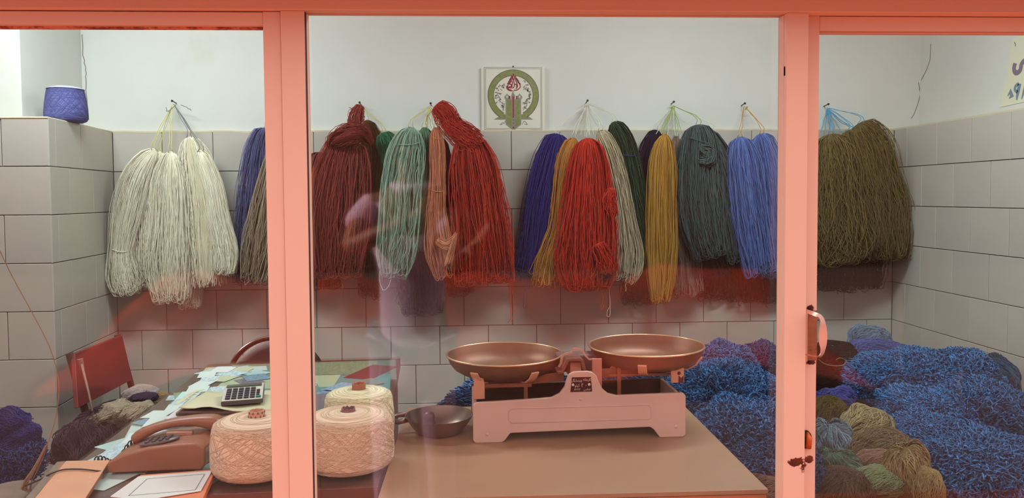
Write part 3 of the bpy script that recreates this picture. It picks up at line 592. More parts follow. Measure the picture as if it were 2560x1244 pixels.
# loose ends of string on the nails
for (a, mt_, pts) in ((1, TIE_G, [(1822, 256), (1840, 256), (1866, 258)]), (2, TIE_O, [(1868, 262), (1872, 290), (1882, 325)]), (3, TIE_W, [(2064, 270), (2056, 300), (2050, 330)])):
    pass
def knot(x, y, m_, lbl, s=0.011):
    p = P(x, y, 3.862); K = np.cumsum(rng.normal(0, s * 0.6, (1, 40, 3)), 1); K = K - K.mean(1, keepdims=True); K = K / np.abs(K).max() * s
    V, Fq, tv = tubes_np(K + np.array(p), 0.0015, np.array([0.1]), 5); return tag(np_obj('string_knot', V, Fq, m_, None, True, tv), lbl, 'string', 'knotted string on the nails')
knot(1466, 264, TIE_W, 'pale string knot on the nail above the bright scarlet skein', .014); knot(1680, 270, TIE_G, 'lime string knot on the nail above the golden skein', .016)
knot(1866, 270, TIE_O, 'orange string knot on the nail above the cornflower pair', .011); knot(2070, 285, TIE_B, 'turquoise string knot on the nail of the khaki bunch', .018)
t = thing('tie_strings', 'turquoise strings fanning down from the nail to the khaki bunch', 'string', P(2070, 280, 3.86))
for q in ((2052, 330), (2062, 334), (2075, 330), (2090, 334), (2104, 330), (2125, 318), (2136, 320)): string_part('string', [P(2068, 270, 3.87), P((2068 + q[0]) / 2, 300, 3.83), P(q[0], q[1], 3.76)], TIE_B, t, r=.0022)
t = thing('tie_strings', 'lime and white strings fanning down from the nail above the golden skein', 'string', P(1683, 280, 3.86))
for k, q in enumerate(((1640, 335), (1655, 338), (1668, 338), (1680, 340), (1695, 340), (1706, 335), (1724, 312), (1650, 330), (1688, 338))): string_part('string', [P(1682, 268, 3.87), P((1682 + q[0]) / 2, 298, 3.83), P(q[0], q[1], 3.76)], TIE_G if k % 2 else TIE_W, t, r=.0014)
t = thing('tie_strings', 'pale strings fanning down from the nail above the bright scarlet skein', 'string', P(1468, 280, 3.86))
for k, q in enumerate(((1440, 335), (1452, 338), (1462, 342), (1472, 338), (1484, 336), (1498, 322), (1512, 322))): string_part('string', [P(1467, 262, 3.87), P((1467 + q[0]) / 2, 295, 3.83), P(q[0], q[1], 3.76)], TIE_W, t, r=.0014)
t = thing('tie_strings', 'yellow strings fanning down from the nail over the mint and peach skeins', 'string', P(1076, 280, 3.86))
for k, q in enumerate(((1064, 318), (1070, 322), (1078, 320), (1086, 318))): string_part('string', [P(1077, 268, 3.87), P((1077 + q[0]) / 2 - 4, 292, 3.8), P(q[0], q[1], 3.72)], TIE_Y, t, r=.002)
# ---------------------------------------------------------------- heaps of yarn on the floor
def mound(name, label, c, radii, m, n=900, r=0.0024, style='curl', flow=(1, 0, 0.2), rz=0.0, K=9, step=0.011, lump=0.10, group='yarn heaped on the floor', seed=None):
    c = np.array(c, float); Rr = np.array(radii, float); t = thing(name, label, 'yarn', (c[0], c[1], c[2] - Rr[2]), 0, group)
    ph = rng.uniform(0, 6.28, 6); cr, sr = math.cos(rz), math.sin(rz)
    def rad(U): return 1 + lump * (np.sin(2.6 * U[..., 0] + ph[0]) * np.sin(3.1 * U[..., 2] + ph[1]) + 0.6 * np.sin(5.7 * U[..., 0] + ph[2]) * np.cos(4.9 * U[..., 1] + ph[3]) + .4 * np.sin(9 * U[..., 2] + ph[4]) * np.sin(8 * U[..., 0] + ph[5]))
    def world(U, h):
        Q = U * Rr * (rad(U) + h)[..., None]; x = Q[..., 0] * cr - Q[..., 1] * sr; y = Q[..., 0] * sr + Q[..., 1] * cr
        return np.stack([x, y, Q[..., 2]], -1) + c
    if style == 'curl': n = int(n * 1.9); K = 10; step = 0.0085; lump = lump * 1.5
    else: n = int(n * 1.5); r = r * .85
    U = rng.normal(size=(n * 3, 3)); U /= np.linalg.norm(U, axis=1, keepdims=True)
    U = U[(U[:, 2] > -0.45) & (U[:, 1] < 0.55)][:n]; N = len(U); mean = float((Rr.prod()) ** (1 / 3))
    H = np.tile(np.array(flow, float), (N, 1)) + rng.normal(0, 0.20 if style == 'hank' else 1.5, (N, 3)); P_, hh = [], (rng.uniform(-0.10, 0.07, N) if style == 'curl' else rng.uniform(-0.03, 0.06, N))
    ax = rng.uniform(0, 6.28, N); hs = []
    for k in range(K):
        T = H - U * (H * U).sum(1, keepdims=True); T /= np.linalg.norm(T, axis=1, keepdims=True) + 1e-9
        P_.append(U.copy()); hs.append(hh + (0.065 if style == 'curl' else 0.008) * np.sin(ax + k * 1.9))
        U = U + T * step / Rr * rng.uniform(0.7, 1.3, (N, 1)); U /= np.linalg.norm(U, axis=1, keepdims=True)
        H = T + rng.normal(0, 1.05 if style == 'curl' else 0.16, (N, 3))
    U3 = np.stack(P_, 1); h3 = np.stack(hs, 1); path = world(U3, h3)
    V, Fq, tv = tubes_np(path, rng.uniform(0.8, 1.2, N) * r, np.clip(np.abs(rng.normal(0, .30, N)), 0, 1))
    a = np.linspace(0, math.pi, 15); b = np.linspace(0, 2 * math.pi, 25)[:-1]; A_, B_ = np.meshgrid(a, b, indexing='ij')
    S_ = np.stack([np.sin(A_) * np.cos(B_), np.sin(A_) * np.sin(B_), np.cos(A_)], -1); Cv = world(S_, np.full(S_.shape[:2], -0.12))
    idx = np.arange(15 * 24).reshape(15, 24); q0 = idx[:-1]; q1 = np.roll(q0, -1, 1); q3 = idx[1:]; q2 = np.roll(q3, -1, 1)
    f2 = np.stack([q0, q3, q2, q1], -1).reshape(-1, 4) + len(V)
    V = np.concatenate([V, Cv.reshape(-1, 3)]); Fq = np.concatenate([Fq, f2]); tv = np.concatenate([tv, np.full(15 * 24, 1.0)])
    np_obj('yarn_strands', V, Fq, m, t, True, tv); return t
def pm(px, py, Y): return tuple(P(px, py, Y))
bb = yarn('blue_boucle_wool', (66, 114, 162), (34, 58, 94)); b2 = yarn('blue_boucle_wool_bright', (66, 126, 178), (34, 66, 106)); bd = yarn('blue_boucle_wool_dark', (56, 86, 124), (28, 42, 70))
F = 'boucle'
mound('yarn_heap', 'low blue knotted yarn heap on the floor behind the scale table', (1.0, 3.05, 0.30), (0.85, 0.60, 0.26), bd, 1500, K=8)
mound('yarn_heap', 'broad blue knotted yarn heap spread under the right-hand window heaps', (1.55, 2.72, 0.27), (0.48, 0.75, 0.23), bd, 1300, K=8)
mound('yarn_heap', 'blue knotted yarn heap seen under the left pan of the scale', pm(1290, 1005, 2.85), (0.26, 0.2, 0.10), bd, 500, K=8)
mound('yarn_heap', 'blue knotted yarn heap against the back wall, right of the right pan', pm(1812, 930, 3.05), (0.125, 0.16, 0.125), bb, 750)
mound('yarn_heap', 'blue knotted yarn heap against the back wall, next to the right post', pm(1925, 935, 3.2), (0.12, 0.15, 0.13), bd, 700)
mound('yarn_heap', 'blue knotted yarn heap rising behind the right edge of the scale table', pm(1800, 1025, 2.62), (0.17, 0.2, 0.15), bb, 1200)
mound('yarn_heap', 'blue knotted yarn heap between the scale table and the right post', pm(1905, 1030, 2.55), (0.14, 0.18, 0.13), bb, 900)
mound('yarn_heap', 'nearest blue knotted yarn heap, sliding down beside the table corner', pm(1855, 1130, 2.3), (0.17, 0.2, 0.14), bb, 1200)
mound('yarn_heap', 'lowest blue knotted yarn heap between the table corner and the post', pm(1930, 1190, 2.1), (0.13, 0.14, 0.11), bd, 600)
mound('yarn_heap', 'brown fluffy hank at the foot of the heap beside the table corner', pm(1915, 1238, 1.95), (0.07, 0.08, 0.05), yarn('brown_fluff', (126, 92, 78), (86, 60, 50)), 420, 0.0011, 'hank', K=12)
mound('yarn_heap', 'wide blue knotted yarn heap lying across the top of the right pile', pm(2290, 960, 2.95), (0.27, 0.22, 0.13), b2, 2000)
mound('yarn_heap', 'blue knotted yarn heap at the top right of the right pile by the tiled wall', pm(2425, 955, 2.8), (0.10, 0.15, 0.12), b2, 700)
mound('yarn_heap', 'teal blue hank leaning on the tiled wall behind the blue pile', pm(2478, 950, 2.9), (0.075, 0.12, 0.11), yarn('teal_wool', (58, 92, 120), (34, 56, 80)), 500, 0.0016, 'hank', flow=(.4, 0, -1), K=12)
mound('yarn_heap', 'blue knotted yarn heap in the middle of the right pile', pm(2330, 1045, 2.6), (0.2, 0.18, 0.11), b2, 1300)
mound('yarn_heap', 'rounded blue knotted bundle in front of the middle of the right pile', pm(2325, 1100, 2.4), (0.125, 0.14, 0.085), bb, 900)
mound('yarn_heap', 'blue knotted yarn heap sloping down to the tiled wall on the right', pm(2480, 1070, 2.5), (0.15, 0.18, 0.14), bb, 1200)
mound('yarn_heap', 'large blue knotted yarn heap filling the lower corner nearest the door glass', pm(2460, 1200, 2.1), (0.19, 0.2, 0.13), bb, 1500)
mound('yarn_heap', 'pale grey blue soft hank on top of the pile by the back wall', pm(2172, 858, 3.5), (0.10, 0.1, 0.09), yarn('pale_blue_wool', (126, 150, 170), (90, 112, 134)), 500, 0.0014, 'hank', flow=(1, 0, .3), K=14)
pw_ = yarn('periwinkle_wool', (98, 108, 166), (68, 76, 128))
mound('yarn_heap', 'periwinkle smooth hank draped below the pale grey blue one', pm(2178, 895, 3.35), (0.19, 0.14, 0.075), pw_, 700, 0.0016, 'hank', flow=(1, 0, -.1), K=16)
mound('yarn_heap', 'dark chocolate matted hank in the hollow beside the door handle', pm(2075, 935, 3.15), (0.13, 0.14, 0.13), yarn('chocolate_wool', (50, 30, 22), (32, 20, 16)), 600, 0.0013, 'hank', K=12)
mound('yarn_heap', 'small violet blue tangle below the chocolate hank', pm(2085, 1000, 2.85), (0.085, 0.08, 0.045), yarn('violet_wool', (84, 82, 146), (54, 54, 104)), 260, 0.0020, 'hank', flow=(1, 0, -.3), K=14, lump=.2)
mound('yarn_heap', 'dark olive hank by the door stile', pm(2068, 1050, 2.6), (0.075, 0.09, 0.075), yarn('dark_olive_wool', (92, 78, 36), (62, 50, 22)), 450, 0.0013, 'hank', flow=(.6, 0, .6), K=12)
mound('yarn_heap', 'pale blue grey fluffy tangle by the door stile', pm(2078, 1110, 2.4), (0.072, 0.08, 0.08), yarn('ice_wool', (120, 140, 150), (84, 102, 114)), 420, 0.0014, 'hank', flow=(.2, 0, -1), K=14, lump=.2)
mound('yarn_heap', 'straw coloured thick hank between the door stile and the blue pile', pm(2170, 1075, 2.42), (0.082, 0.09, 0.068), yarn('straw_wool', (154, 142, 104), (112, 98, 66)), 360, 0.0024, 'hank', flow=(1, 0, .5), K=12, lump=.15)
mound('yarn_heap', 'fluffy light brown hank under the straw coloured one', pm(2200, 1130, 2.3), (0.10, 0.1, 0.07), yarn('light_brown_wool', (132, 112, 84), (94, 76, 54)), 520, 0.0012, 'hank', flow=(1, 0, .2), K=12)
mound('yarn_heap', 'rosy brown fluffy hank in the middle of the low pile', pm(2195, 1168, 2.18), (0.062, 0.07, 0.05), yarn('rosy_brown_wool', (146, 112, 92), (106, 78, 62)), 380, 0.0011, 'hank', flow=(1, 0, .7), K=12)
mound('yarn_heap', 'greenish twisted hank near the bottom of the low pile', pm(2195, 1203, 2.08), (0.07, 0.07, 0.035), yarn('moss_wool', (120, 126, 92), (84, 90, 60)), 320, 0.0016, 'hank', flow=(1, 0, .5), K=12)
mound('yarn_heap', 'sand coloured coiled hank standing against the blue corner heap', pm(2272, 1180, 2.08), (0.058, 0.07, 0.085), yarn('sand_wool', (152, 128, 88), (110, 88, 56)), 360, 0.0018, 'hank', flow=(.3, 0, -1), K=14, lump=.15)
mound('yarn_heap', 'small sand coloured ball of yarn beside the coiled hank', pm(2322, 1225, 1.98), (0.034, 0.05, 0.055), MATS['sand_wool'], 220, 0.0012, 'hank', flow=(.2, 0, 1), K=12)
mound('yarn_heap', 'grey green fluffy tangle below the pale blue one by the door stile', pm(2098, 1168, 2.22), (0.075, 0.08, 0.05), yarn('sea_wool', (96, 118, 100), (62, 80, 68)), 380, 0.0012, 'hank', flow=(.3, 0, -.8), K=14, lump=.25)
mound('yarn_heap', 'dark brown fluffy hank at the very bottom by the door stile', pm(2105, 1225, 2.08), (0.09, 0.09, 0.06), yarn('dark_brown_fluff', (84, 66, 54), (54, 42, 34)), 420, 0.0012, 'hank', flow=(.3, 0, 1), K=12)
# left of the desk
mound('yarn_heap', 'dark violet yarn heap at the left end of the shop, on the blue one', pm(15, 1090, 2.42), (0.085, 0.1, 0.075), yarn('deep_violet_wool', (64, 52, 110), (40, 32, 76)), 420, 0.0016, 'hank', K=10, lump=.2, group='yarn stacked at the left end')
mound('yarn_heap', 'slate blue yarn heap at the left end of the shop, in front of the pier', pm(12, 1160, 2.4), (0.10, 0.12, 0.10), yarn('dusk_blue_wool', (62, 70, 120), (42, 46, 84)), 520, 0.002, 'curl', K=8, group='yarn stacked at the left end')
mound('yarn_heap', 'tall purple grey sack of yarn standing on the floor at the left end', (-1.62, 2.45, 0.22), (0.16, 0.16, 0.24), yarn('sack_violet', (84, 70, 104), (60, 50, 78)), 500, 0.002, 'hank', flow=(0, 0, 1), K=10, group='yarn stacked at the left end')

# ---------------------------------------------------------------- furniture
ZT = 0.779
ply = NT('plywood'); c_ = s2l((158, 118, 88)); wv = ply.noise(2.2, 6.0, stretch=(0.6, 5.0, 1.0)); st_ = ply.noise(2.0, 5.0)
k1 = ply.ramp(wv, [(0.25, tuple(x * 0.80 for x in c_)), (0.7, c_)]); k2 = ply.mix(ply.ramp(st_, [(0.5, (0, 0, 0)), (0.8, (0.5,) * 3)]), k1, s2l((176, 112, 84)))
ply.l(k2, ply.b.inputs['Base Color']); ply.b.inputs['Roughness'].default_value = 0.45; plym = ply.m
t = thing('table', 'plywood-topped table carrying the pan scale, right behind the middle window', 'table', (0.19, 1.75, 0))
m = MB(); m.box((-0.19, 1.43, ZT - .009), (0.565, 2.06, ZT)); m.build('table_top', plym, t, bevel=.001)
m = MB(); m.box((-0.188, 1.434, ZT - .021), (0.563, 2.056, ZT - .011)); q = m.build('lower_board', mat('ply_edge', (170, 104, 70), .6, var=.2, vscale=30), t, bevel=.001)
for sx in (-0.17, 0.505):
    for sy in (1.45, 2.0):
        m = MB(); m.box((sx, sy, 0), (sx + .04, sy + .04, ZT - .021)); m.build('leg', MATS['ply_edge'], t, bevel=.002)
for a, b in (((-0.17, 1.455, ZT - .10), (0.545, 1.475, ZT - .021)), ((-0.17, 2.015, ZT - .10), (0.545, 2.035, ZT - .021))):
    m = MB(); m.box(a, b); m.build('apron', MATS['ply_edge'], t)

# desk with glass sheet and papers under it, in its own frame
DR = math.radians(3.5); DO = Vector((-0.866, 1.475, 0)); DW, DL = 0.668, 1.225
wood = mat('desk_wood', (104, 58, 50), 0.45, var=.2, vscale=12); MD = Matrix.Translation(DO) @ Matrix.Rotation(DR, 4, 'Z'); MDI = MD.inverted()
desk = thing('desk', 'glass-topped desk covered with papers, left of the scale table', 'desk', DO, DR)
m = MB(); m.box((0, 0, .742), (DW, DL, .7715)); m.build('desk_top', wood, desk, False, bevel=.002)
m = MB(); m.box((.01, .02, 0), (.03, DL - .02, .742)); m.build('side_panel', wood, desk, False, bevel=.001)
m = MB(); m.box((DW - .03, .02, 0), (DW - .01, DL - .02, .742)); m.build('side_panel', wood, desk, False, bevel=.001)
m = MB(); m.box((.03, .03, .20), (DW - .03, .045, .742)); q = m.build('front_panel', mat('panel_pale', (206, 160, 140), .5), desk, False, bevel=.001)
dg = NT('desk_glass'); dg.t.nodes.remove(dg.b)
lw = dg.n('ShaderNodeLayerWeight'); lw.inputs['Blend'].default_value = .5; pw = dg.n('ShaderNodeMath', operation='POWER'); dg.l(lw.outputs['Facing'], pw.inputs[0]); pw.inputs[1].default_value = 5
ma = dg.n('ShaderNodeMath', operation='MULTIPLY_ADD'); dg.l(pw.outputs[0], ma.inputs[0]); ma.inputs[1].default_value = .48; ma.inputs[2].default_value = .02
tr = dg.n('ShaderNodeBsdfTransparent'); tr.inputs[0].default_value = (.93, .96, .95, 1); gl = dg.n('ShaderNodeBsdfGlossy'); gl.inputs['Roughness'].default_value = .08
mx = dg.n('ShaderNodeMixShader'); dg.l(ma.outputs[0], mx.inputs[0]); dg.l(tr.outputs[0], mx.inputs[1]); dg.l(gl.outputs[0], mx.inputs[2]); dg.l(mx.outputs[0], dg.out.inputs[0])
m = MB(); m.box((.002, .002, .7745), (DW - .002, DL - .002, .779)); q = m.build('glass_sheet', dg.m, desk, False, bevel=.0008)
def paper_mat(name, rgb, ink=None, sc=60):
    q = NT(name); c = s2l(rgb)
    if ink:
        wv_ = q.n('ShaderNodeTexWave', wave_type='BANDS', bands_direction='Y'); wv_.inputs['Scale'].default_value = sc; wv_.inputs['Distortion'].default_value = 0
        tc = q.n('ShaderNodeTexCoord'); q.l(tc.outputs['Object'], wv_.inputs[0]); nz = q.ramp(q.noise(160, 2, stretch=(1, .2, 1)), [(.48, (0, 0, 0)), (.52, (1, 1, 1))])
        f1 = q.ramp(wv_.outputs['Fac'], [(.6, (0, 0, 0)), (.7, (.7, .7, .7))]); f = q.mix(1.0, f1, nz, 'MULTIPLY'); q.l(q.mix(f, c, s2l(ink)), q.b.inputs['Base Color'])
    else: q.b.inputs['Base Color'].default_value = (*c, 1)
    q.b.inputs['Roughness'].default_value = .7; return q.m
PM = [paper_mat('paper_ice', (206, 226, 224)), paper_mat('paper_ice_printed', (204, 220, 226), (90, 100, 130)), paper_mat('paper_white', (226, 228, 222)), paper_mat('paper_white_printed', (220, 226, 228), (70, 80, 110), 90),
      paper_mat('paper_blue', (150, 172, 194), (90, 100, 130), 40), paper_mat('paper_banknote', (148, 156, 122), (88, 100, 80), 50), paper_mat('paper_cream', (204, 200, 164)), paper_mat('paper_grey', (120, 124, 116)), paper_mat('paper_teal', (112, 152, 150)), paper_mat('paper_maroon', (128, 50, 54)), paper_mat('paper_mauve', (150, 126, 140), (120, 90, 90), 40)]
pr_ = random.Random(5)
def paper(u, v, w_, h_, ang, mi, k):
    z = .7717 + k * .00005; m = MB(); m.M = Matrix.Translation((u, v, z)) @ Matrix.Rotation(math.radians(ang), 4, 'Z'); m.box((-w_ / 2, -h_ / 2, 0), (w_ / 2, h_ / 2, .00004))
    return m.build('paper', PM[mi], desk, False)
k = 0
for (u, v, w_, h_, a, mi) in [(.56, 1.05, .2, .3, 3, 7), (.34, 1.10, .5, .2, 0, 5), (.46, .85, .38, .26, 2, 8), (.55, .62, .22, .3, 6, 7), (.30, .92, .36, .16, -2, 6), (.58, 1.02, .10, .2, -24, 9), (.26, .72, .44, .16, 4, 4), (.45, .68, .2, .14, 20, 10)]:
    paper(u, v, w_, h_, a, mi, k); k += 1
for _ in range(62):
    v = pr_.uniform(.08, 1.16); u = pr_.choice([pr_.uniform(.03, .22), pr_.uniform(.03, .3), pr_.uniform(.05, .6)]); big = v < .5
    w_, h_ = (pr_.uniform(.07, .11), pr_.uniform(.10, .15)) if big else (pr_.uniform(.05, .10), pr_.uniform(.05, .10)); u = max(w_ * .5 + .012, min(u, DW - w_ * .72)); v = max(.09, min(v, DL - .09))
    mi = pr_.choice([0, 0, 1, 2, 2, 3]) if big else (pr_.choice([1, 2, 3, 3, 4, 5, 6, 10, 0]) if u < .38 else pr_.choice([7, 8, 5, 10, 6, 4]))
    paper(u, v, w_, h_, pr_.uniform(-35, 35), mi, k); k += 1

for i in range(16):
    paper(pr_.uniform(.045, .085), .12 + i * .066, pr_.uniform(.05, .065), pr_.uniform(.07, .09), pr_.uniform(-14, 14), pr_.choice([0, 1, 2, 2, 3, 4]), k); k += 1

def slab(mb, corners_px, z, th, shrink=None):
    pts = [G(x, y, z + th) for x, y in corners_px]; pts = [Vector((p.x, p.y, z)) for p in pts]
    return mb.quadbox(pts, th)
cream_cover = mat('ledger_cover', (206, 196, 158), .6, var=.06, vscale=14); blk = mat('black_cover', (44, 36, 36), .5); pages = mat('page_block', (150, 116, 100), .8, var=.25, vscale=120)
t = thing('ledger', 'large cream ledger with black edges, lowest of the stack behind the telephone', 'book', G(600, 1075, ZT))
m = MB(); slab(m, [(470, 1082), (720, 1080), (745, 1038), (510, 1042)], ZT + .002, .012); m.build('cover', cream_cover, t, bevel=.001)
m = MB(); slab(m, [(468, 1086), (722, 1084), (747, 1040), (508, 1044)], ZT, .0035); m.build('binding', blk, t, bevel=.0008)
t = thing('ledger', 'wide ledger with a dark spine and white top, under the brown paper pile', 'book', G(560, 1045, ZT))
m = MB(); slab(m, [(412, 1046), (690, 1040), (705, 988), (480, 992)], ZT + .016, .008); m.build('pages', mat('ledger_white', (214, 206, 206), .6), t, bevel=.0008)
m = MB(); slab(m, [(408, 1050), (693, 1044), (708, 990), (476, 994)], ZT + .002, .0135); m.build('binding', blk, t, bevel=.001)
t = thing('paper_pile', 'ragged pile of brown papers between the ledger and the cream folder', 'papers', G(540, 1030, ZT + .026))
for k in range(7):
    o = pr_.uniform(-4, 4); m = MB(); slab(m, [(442 + o, 1036 - k), (610 + o, 1034 - k), (640 + o, 990 - k), (500 + o, 990 - k)], ZT + .0245 + k * .0022, .0016); m.build('sheet', pages if k % 2 else mat('page_dark', (92, 58, 54), .8), t)
t = thing('folder', 'curling cream folder on top of the paper pile, under the calculator', 'folder', G(560, 1010, ZT + .042))
gx, gy = 14, 8; vs_ = []
for j in range(gy + 1):
    for i in range(gx + 1):
        a, b = i / gx, j / gy
        px = (447 * (1 - b) + 520 * b) * (1 - a) + (720 * (1 - b) + 735 * b) * a; py = (1024 * (1 - b) + 980 * b) * (1 - a) + (1026 * (1 - b) + 968 * b) * a
        p = G(px, py, ZT + .042); p.z = ZT + .0405 + .010 * math.exp(-((a - .28) / .16) ** 2) * (1 - b) + .008 * max(0, .12 - a) * 8 + .0015 * math.sin(a * 9 + b * 5); vs_.append(tuple(p))
fs = [(j * (gx + 1) + i, j * (gx + 1) + i + 1, (j + 1) * (gx + 1) + i + 1, (j + 1) * (gx + 1) + i) for j in range(gy) for i in range(gx)]
m = MB(); m.add(vs_, fs); o = m.build('cover', cream_cover, t, smooth=True); q = o.modifiers.new('solid', 'SOLIDIFY'); q.thickness = .0012
m = MB(); 
for k in range(5): a = G(470 + k * 9, 1000 - k * 6, ZT + .043); b = G(440 + k * 8, 1012 - k * 5, ZT + .043); m.strip([a + Vector((0, 0, .003)), (a + b) / 2 + Vector((0, 0, .006)), b + Vector((0, 0, .002 + .001 * k))], .012, (0, 0, 1), .0006)
o = m.build('torn_edges', cream_cover, t); o['kind'] = 'stuff'
# calculator
c0 = G(552, 1006, ZT + .056); c1 = G(657, 998, ZT + .056); ang = math.atan2(c1.y - c0.y, c1.x - c0.x)
t = thing('calculator', 'desktop calculator with dark keys and one teal key on the folder', 'calculator', (c0.x, c0.y, ZT + .047), ang)
cw, cl = (c1 - c0).length, .125
m = MB(); m.prism([(0, 0), (0, .010), (cl, .022), (cl, 0)], 'x', 0, cw); m.build('case', mat('calc_dark_case', (84, 70, 74), .5), t, False, bevel=.002)
m = MB(); m.prism([(.001, .0105), (.001, .0125), (cl - .001, .0245), (cl - .001, .0225)], 'x', .001, cw - .001); m.build('face_plate', mat('calc_face', (204, 196, 180), .5), t, False, bevel=.001)
sl = .012 / cl
for i in range(6):
    for j in range(6):
        if j == 5: continue
        x = cw * (.09 + i * .148); y = .008 + j * .0165; km = mat('calc_key', (58, 48, 58), .4) if not (i == 5 and j == 0) else mat('calc_key_teal', (34, 116, 112), .4)
        if i == 5 and j > 3: continue
        s_ = .7 if (i == 5 and j > 0) else 1; m = MB(); z = .0125 + y * sl; m.box((x, y, z), (x + .0118 * s_, y + .0125 * s_, z + .0042)); m.build('key', km, t, False, bevel=.0012)
m = MB(); m.box((.006, .098, .0225), (cw - .006, .118, .0262)); m.build('display', mat('calc_display', (90, 98, 84), .2), t, False, bevel=.001)

# yarn cones
def cone(label, c, R1, R2, H, m, coremat, m2=None, tube_h=.02, tube_r=.017, n=30, dots=False, group='cream yarn cones on the desk', hole=True, nr=64):
    c = Vector(c); t = thing('yarn_cone', label, 'yarn cone', c, 0, group)
    prof = [(0.018, .001), (R1 * .80, .0), (R1 * .93, .006), (R1 * .99, .018), (R1, .035), (R1 * .5 + R2 * .5 + .002, H * .55), (R2 + .001, H * .86), (R2 * .97, H * .95), (R2 * .86, H * .995), (R2 * .6, H * 1.03), (tube_r + .003, H * 1.065), (tube_r, H * 1.04)]
    mb = MB(); mb.lathe(prof, c, 56); body = mb.build('wound_yarn', m, t, smooth=True)
    pr2 = np.array(prof[1:-1]); tt = np.linspace(0, 1, len(pr2))
    # criss-cross windings
    N = nr * 2; S = 64; s = np.linspace(0, 1, S); a0 = rng.uniform(0, 6.28, (N, 1)); d = np.where(rng.random((N, 1)) < .5, 1, -1); turns = rng.uniform(.22, .5, (N, 1))
    lo = rng.uniform(.10, .3, (N, 1)); hi = rng.uniform(.62, .80, (N, 1)); prm = lo + (hi - lo) * s[None]; rr = np.interp(prm, tt, pr2[:, 0]) + .0004; zz = np.interp(prm, tt, pr2[:, 1]); A = a0 + d * 2 * math.pi * turns * s[None]
    path = np.stack([c.x + rr * np.cos(A), c.y + rr * np.sin(A), c.z + zz], -1)
    # nearly level windings on the flanks and the flat top
    N2 = nr // 2; prm = rng.uniform(.12, .97, (N2, 1)) + .02 * np.sin(s[None] * 6.28 + rng.uniform(0, 6, (N2, 1))); rr = np.interp(prm, tt, pr2[:, 0]) + .0004; zz = np.interp(prm, tt, pr2[:, 1]); A = rng.uniform(0, 6.28, (N2, 1)) + 6.2 * s[None]
    path = np.concatenate([path, np.stack([c.x + rr * np.cos(A), c.y + rr * np.sin(A), c.z + zz], -1)])
    V, Fq, tv = tubes_np(path, .0008, np.clip(np.abs(rng.normal(0, .35, len(path))), 0, 1), 3); np_obj('outer_windings', V, Fq, m, t, True, tv)
    mb = MB(); r_ = tube_r; h0, h1 = H * .9, H * 1.03 + tube_h
    k = 20; ring = []
    vs_, fs_ = [], []
    for i in range(k):
        a = 2 * math.pi * i / k; jz = random.uniform(-.0035, .0015) if not dots else random.uniform(-.0015, .0005)
        for (rr_, z_) in ((r_, h0), (r_ * .97, h1 + jz), (r_ * .84, h1 + jz), (r_ * .84, h1 - .018)): vs_.append((c.x + rr_ * math.cos(a), c.y + rr_ * math.sin(a), c.z + z_))
    for i in range(k):
        j = (i + 1) % k
        for q in range(3): fs_.append((i * 4 + q, j * 4 + q, j * 4 + q + 1, i * 4 + q + 1))
    fs_.append(tuple(i * 4 + 3 for i in range(k)))
    mb.add(vs_, fs_); mb.build('core_tube', coremat, t, smooth='auto')
    if dots:
        for row in range(2):
            for i in range(11):
                a = 2 * math.pi * (i + .5 * row) / 11; mb = MB(); z_ = h1 - .0055 - row * .008; e = Vector((-math.sin(a), math.cos(a), 0)); o_ = Vector((math.cos(a), math.sin(a), 0)); b = c + o_ * (r_ * 1.0 + .0002) + Vector((0, 0, z_))
                mb.add([tuple(b - e * .0028), tuple(b + e * .0028), tuple(b + Vector((0, 0, .0055)))], [(0, 1, 2)]); mb.build('printed_triangle', mat('print_brown', (124, 78, 60), .7), t)
    return t
coneM = yarn('ecru_cotton', (226, 196, 168), (184, 144, 116)); cardb = mat('core_card', (206, 150, 122), .7, var=.1, vscale=30)
c1_ = P(643, 1100, 1.60); cone('ecru yarn cone left of the post, its card tube printed with small triangles', (c1_.x, 1.60, ZT), .093, .088, .110, coneM, cardb, dots=True, tube_h=.016)
c2_ = P(872, 1100, 1.625); cone('nearest ecru yarn cone right of the post, with a crumpled mauve tube end', (c2_.x, 1.625, ZT), .0955, .090, .110, coneM, mat('core_mauve', (146, 98, 100), .7, var=.2, vscale=40), tube_h=.010, tube_r=.015, nr=110)
c3_ = P(899, 1100, 1.805); cone('ecru yarn cone with a plain brown tube, behind the nearest one', (c3_.x, 1.805, ZT), .082, .077, .112, yarn('ecru_cotton_pale', (232, 220, 184), (190, 172, 134)), mat('core_brown', (172, 104, 78), .7), tube_h=.018, tube_r=.0165)
bc = P(166, 300, 3.46); cone('violet blue yarn cone standing on the ledge of the pier', (bc.x, 3.46, TZ + .003), .086, .074, .150, yarn('violet_blue_cotton', (96, 98, 150), (72, 74, 124)), mat('core_cream', (226, 204, 180), .7), tube_h=.002, tube_r=.014, group='cones')
m = MB(); m.lathe([(.014, .1575), (.04, .1565), (.066, .150), (.0745, .1462), (.0752, .1435)], (bc.x, 3.46, TZ + .003), 40); m.build('pale_top_windings', yarn('violet_pale_top', (170, 162, 176), (150, 144, 160)), bpy.data.objects['yarn_cone.003'], smooth=True)

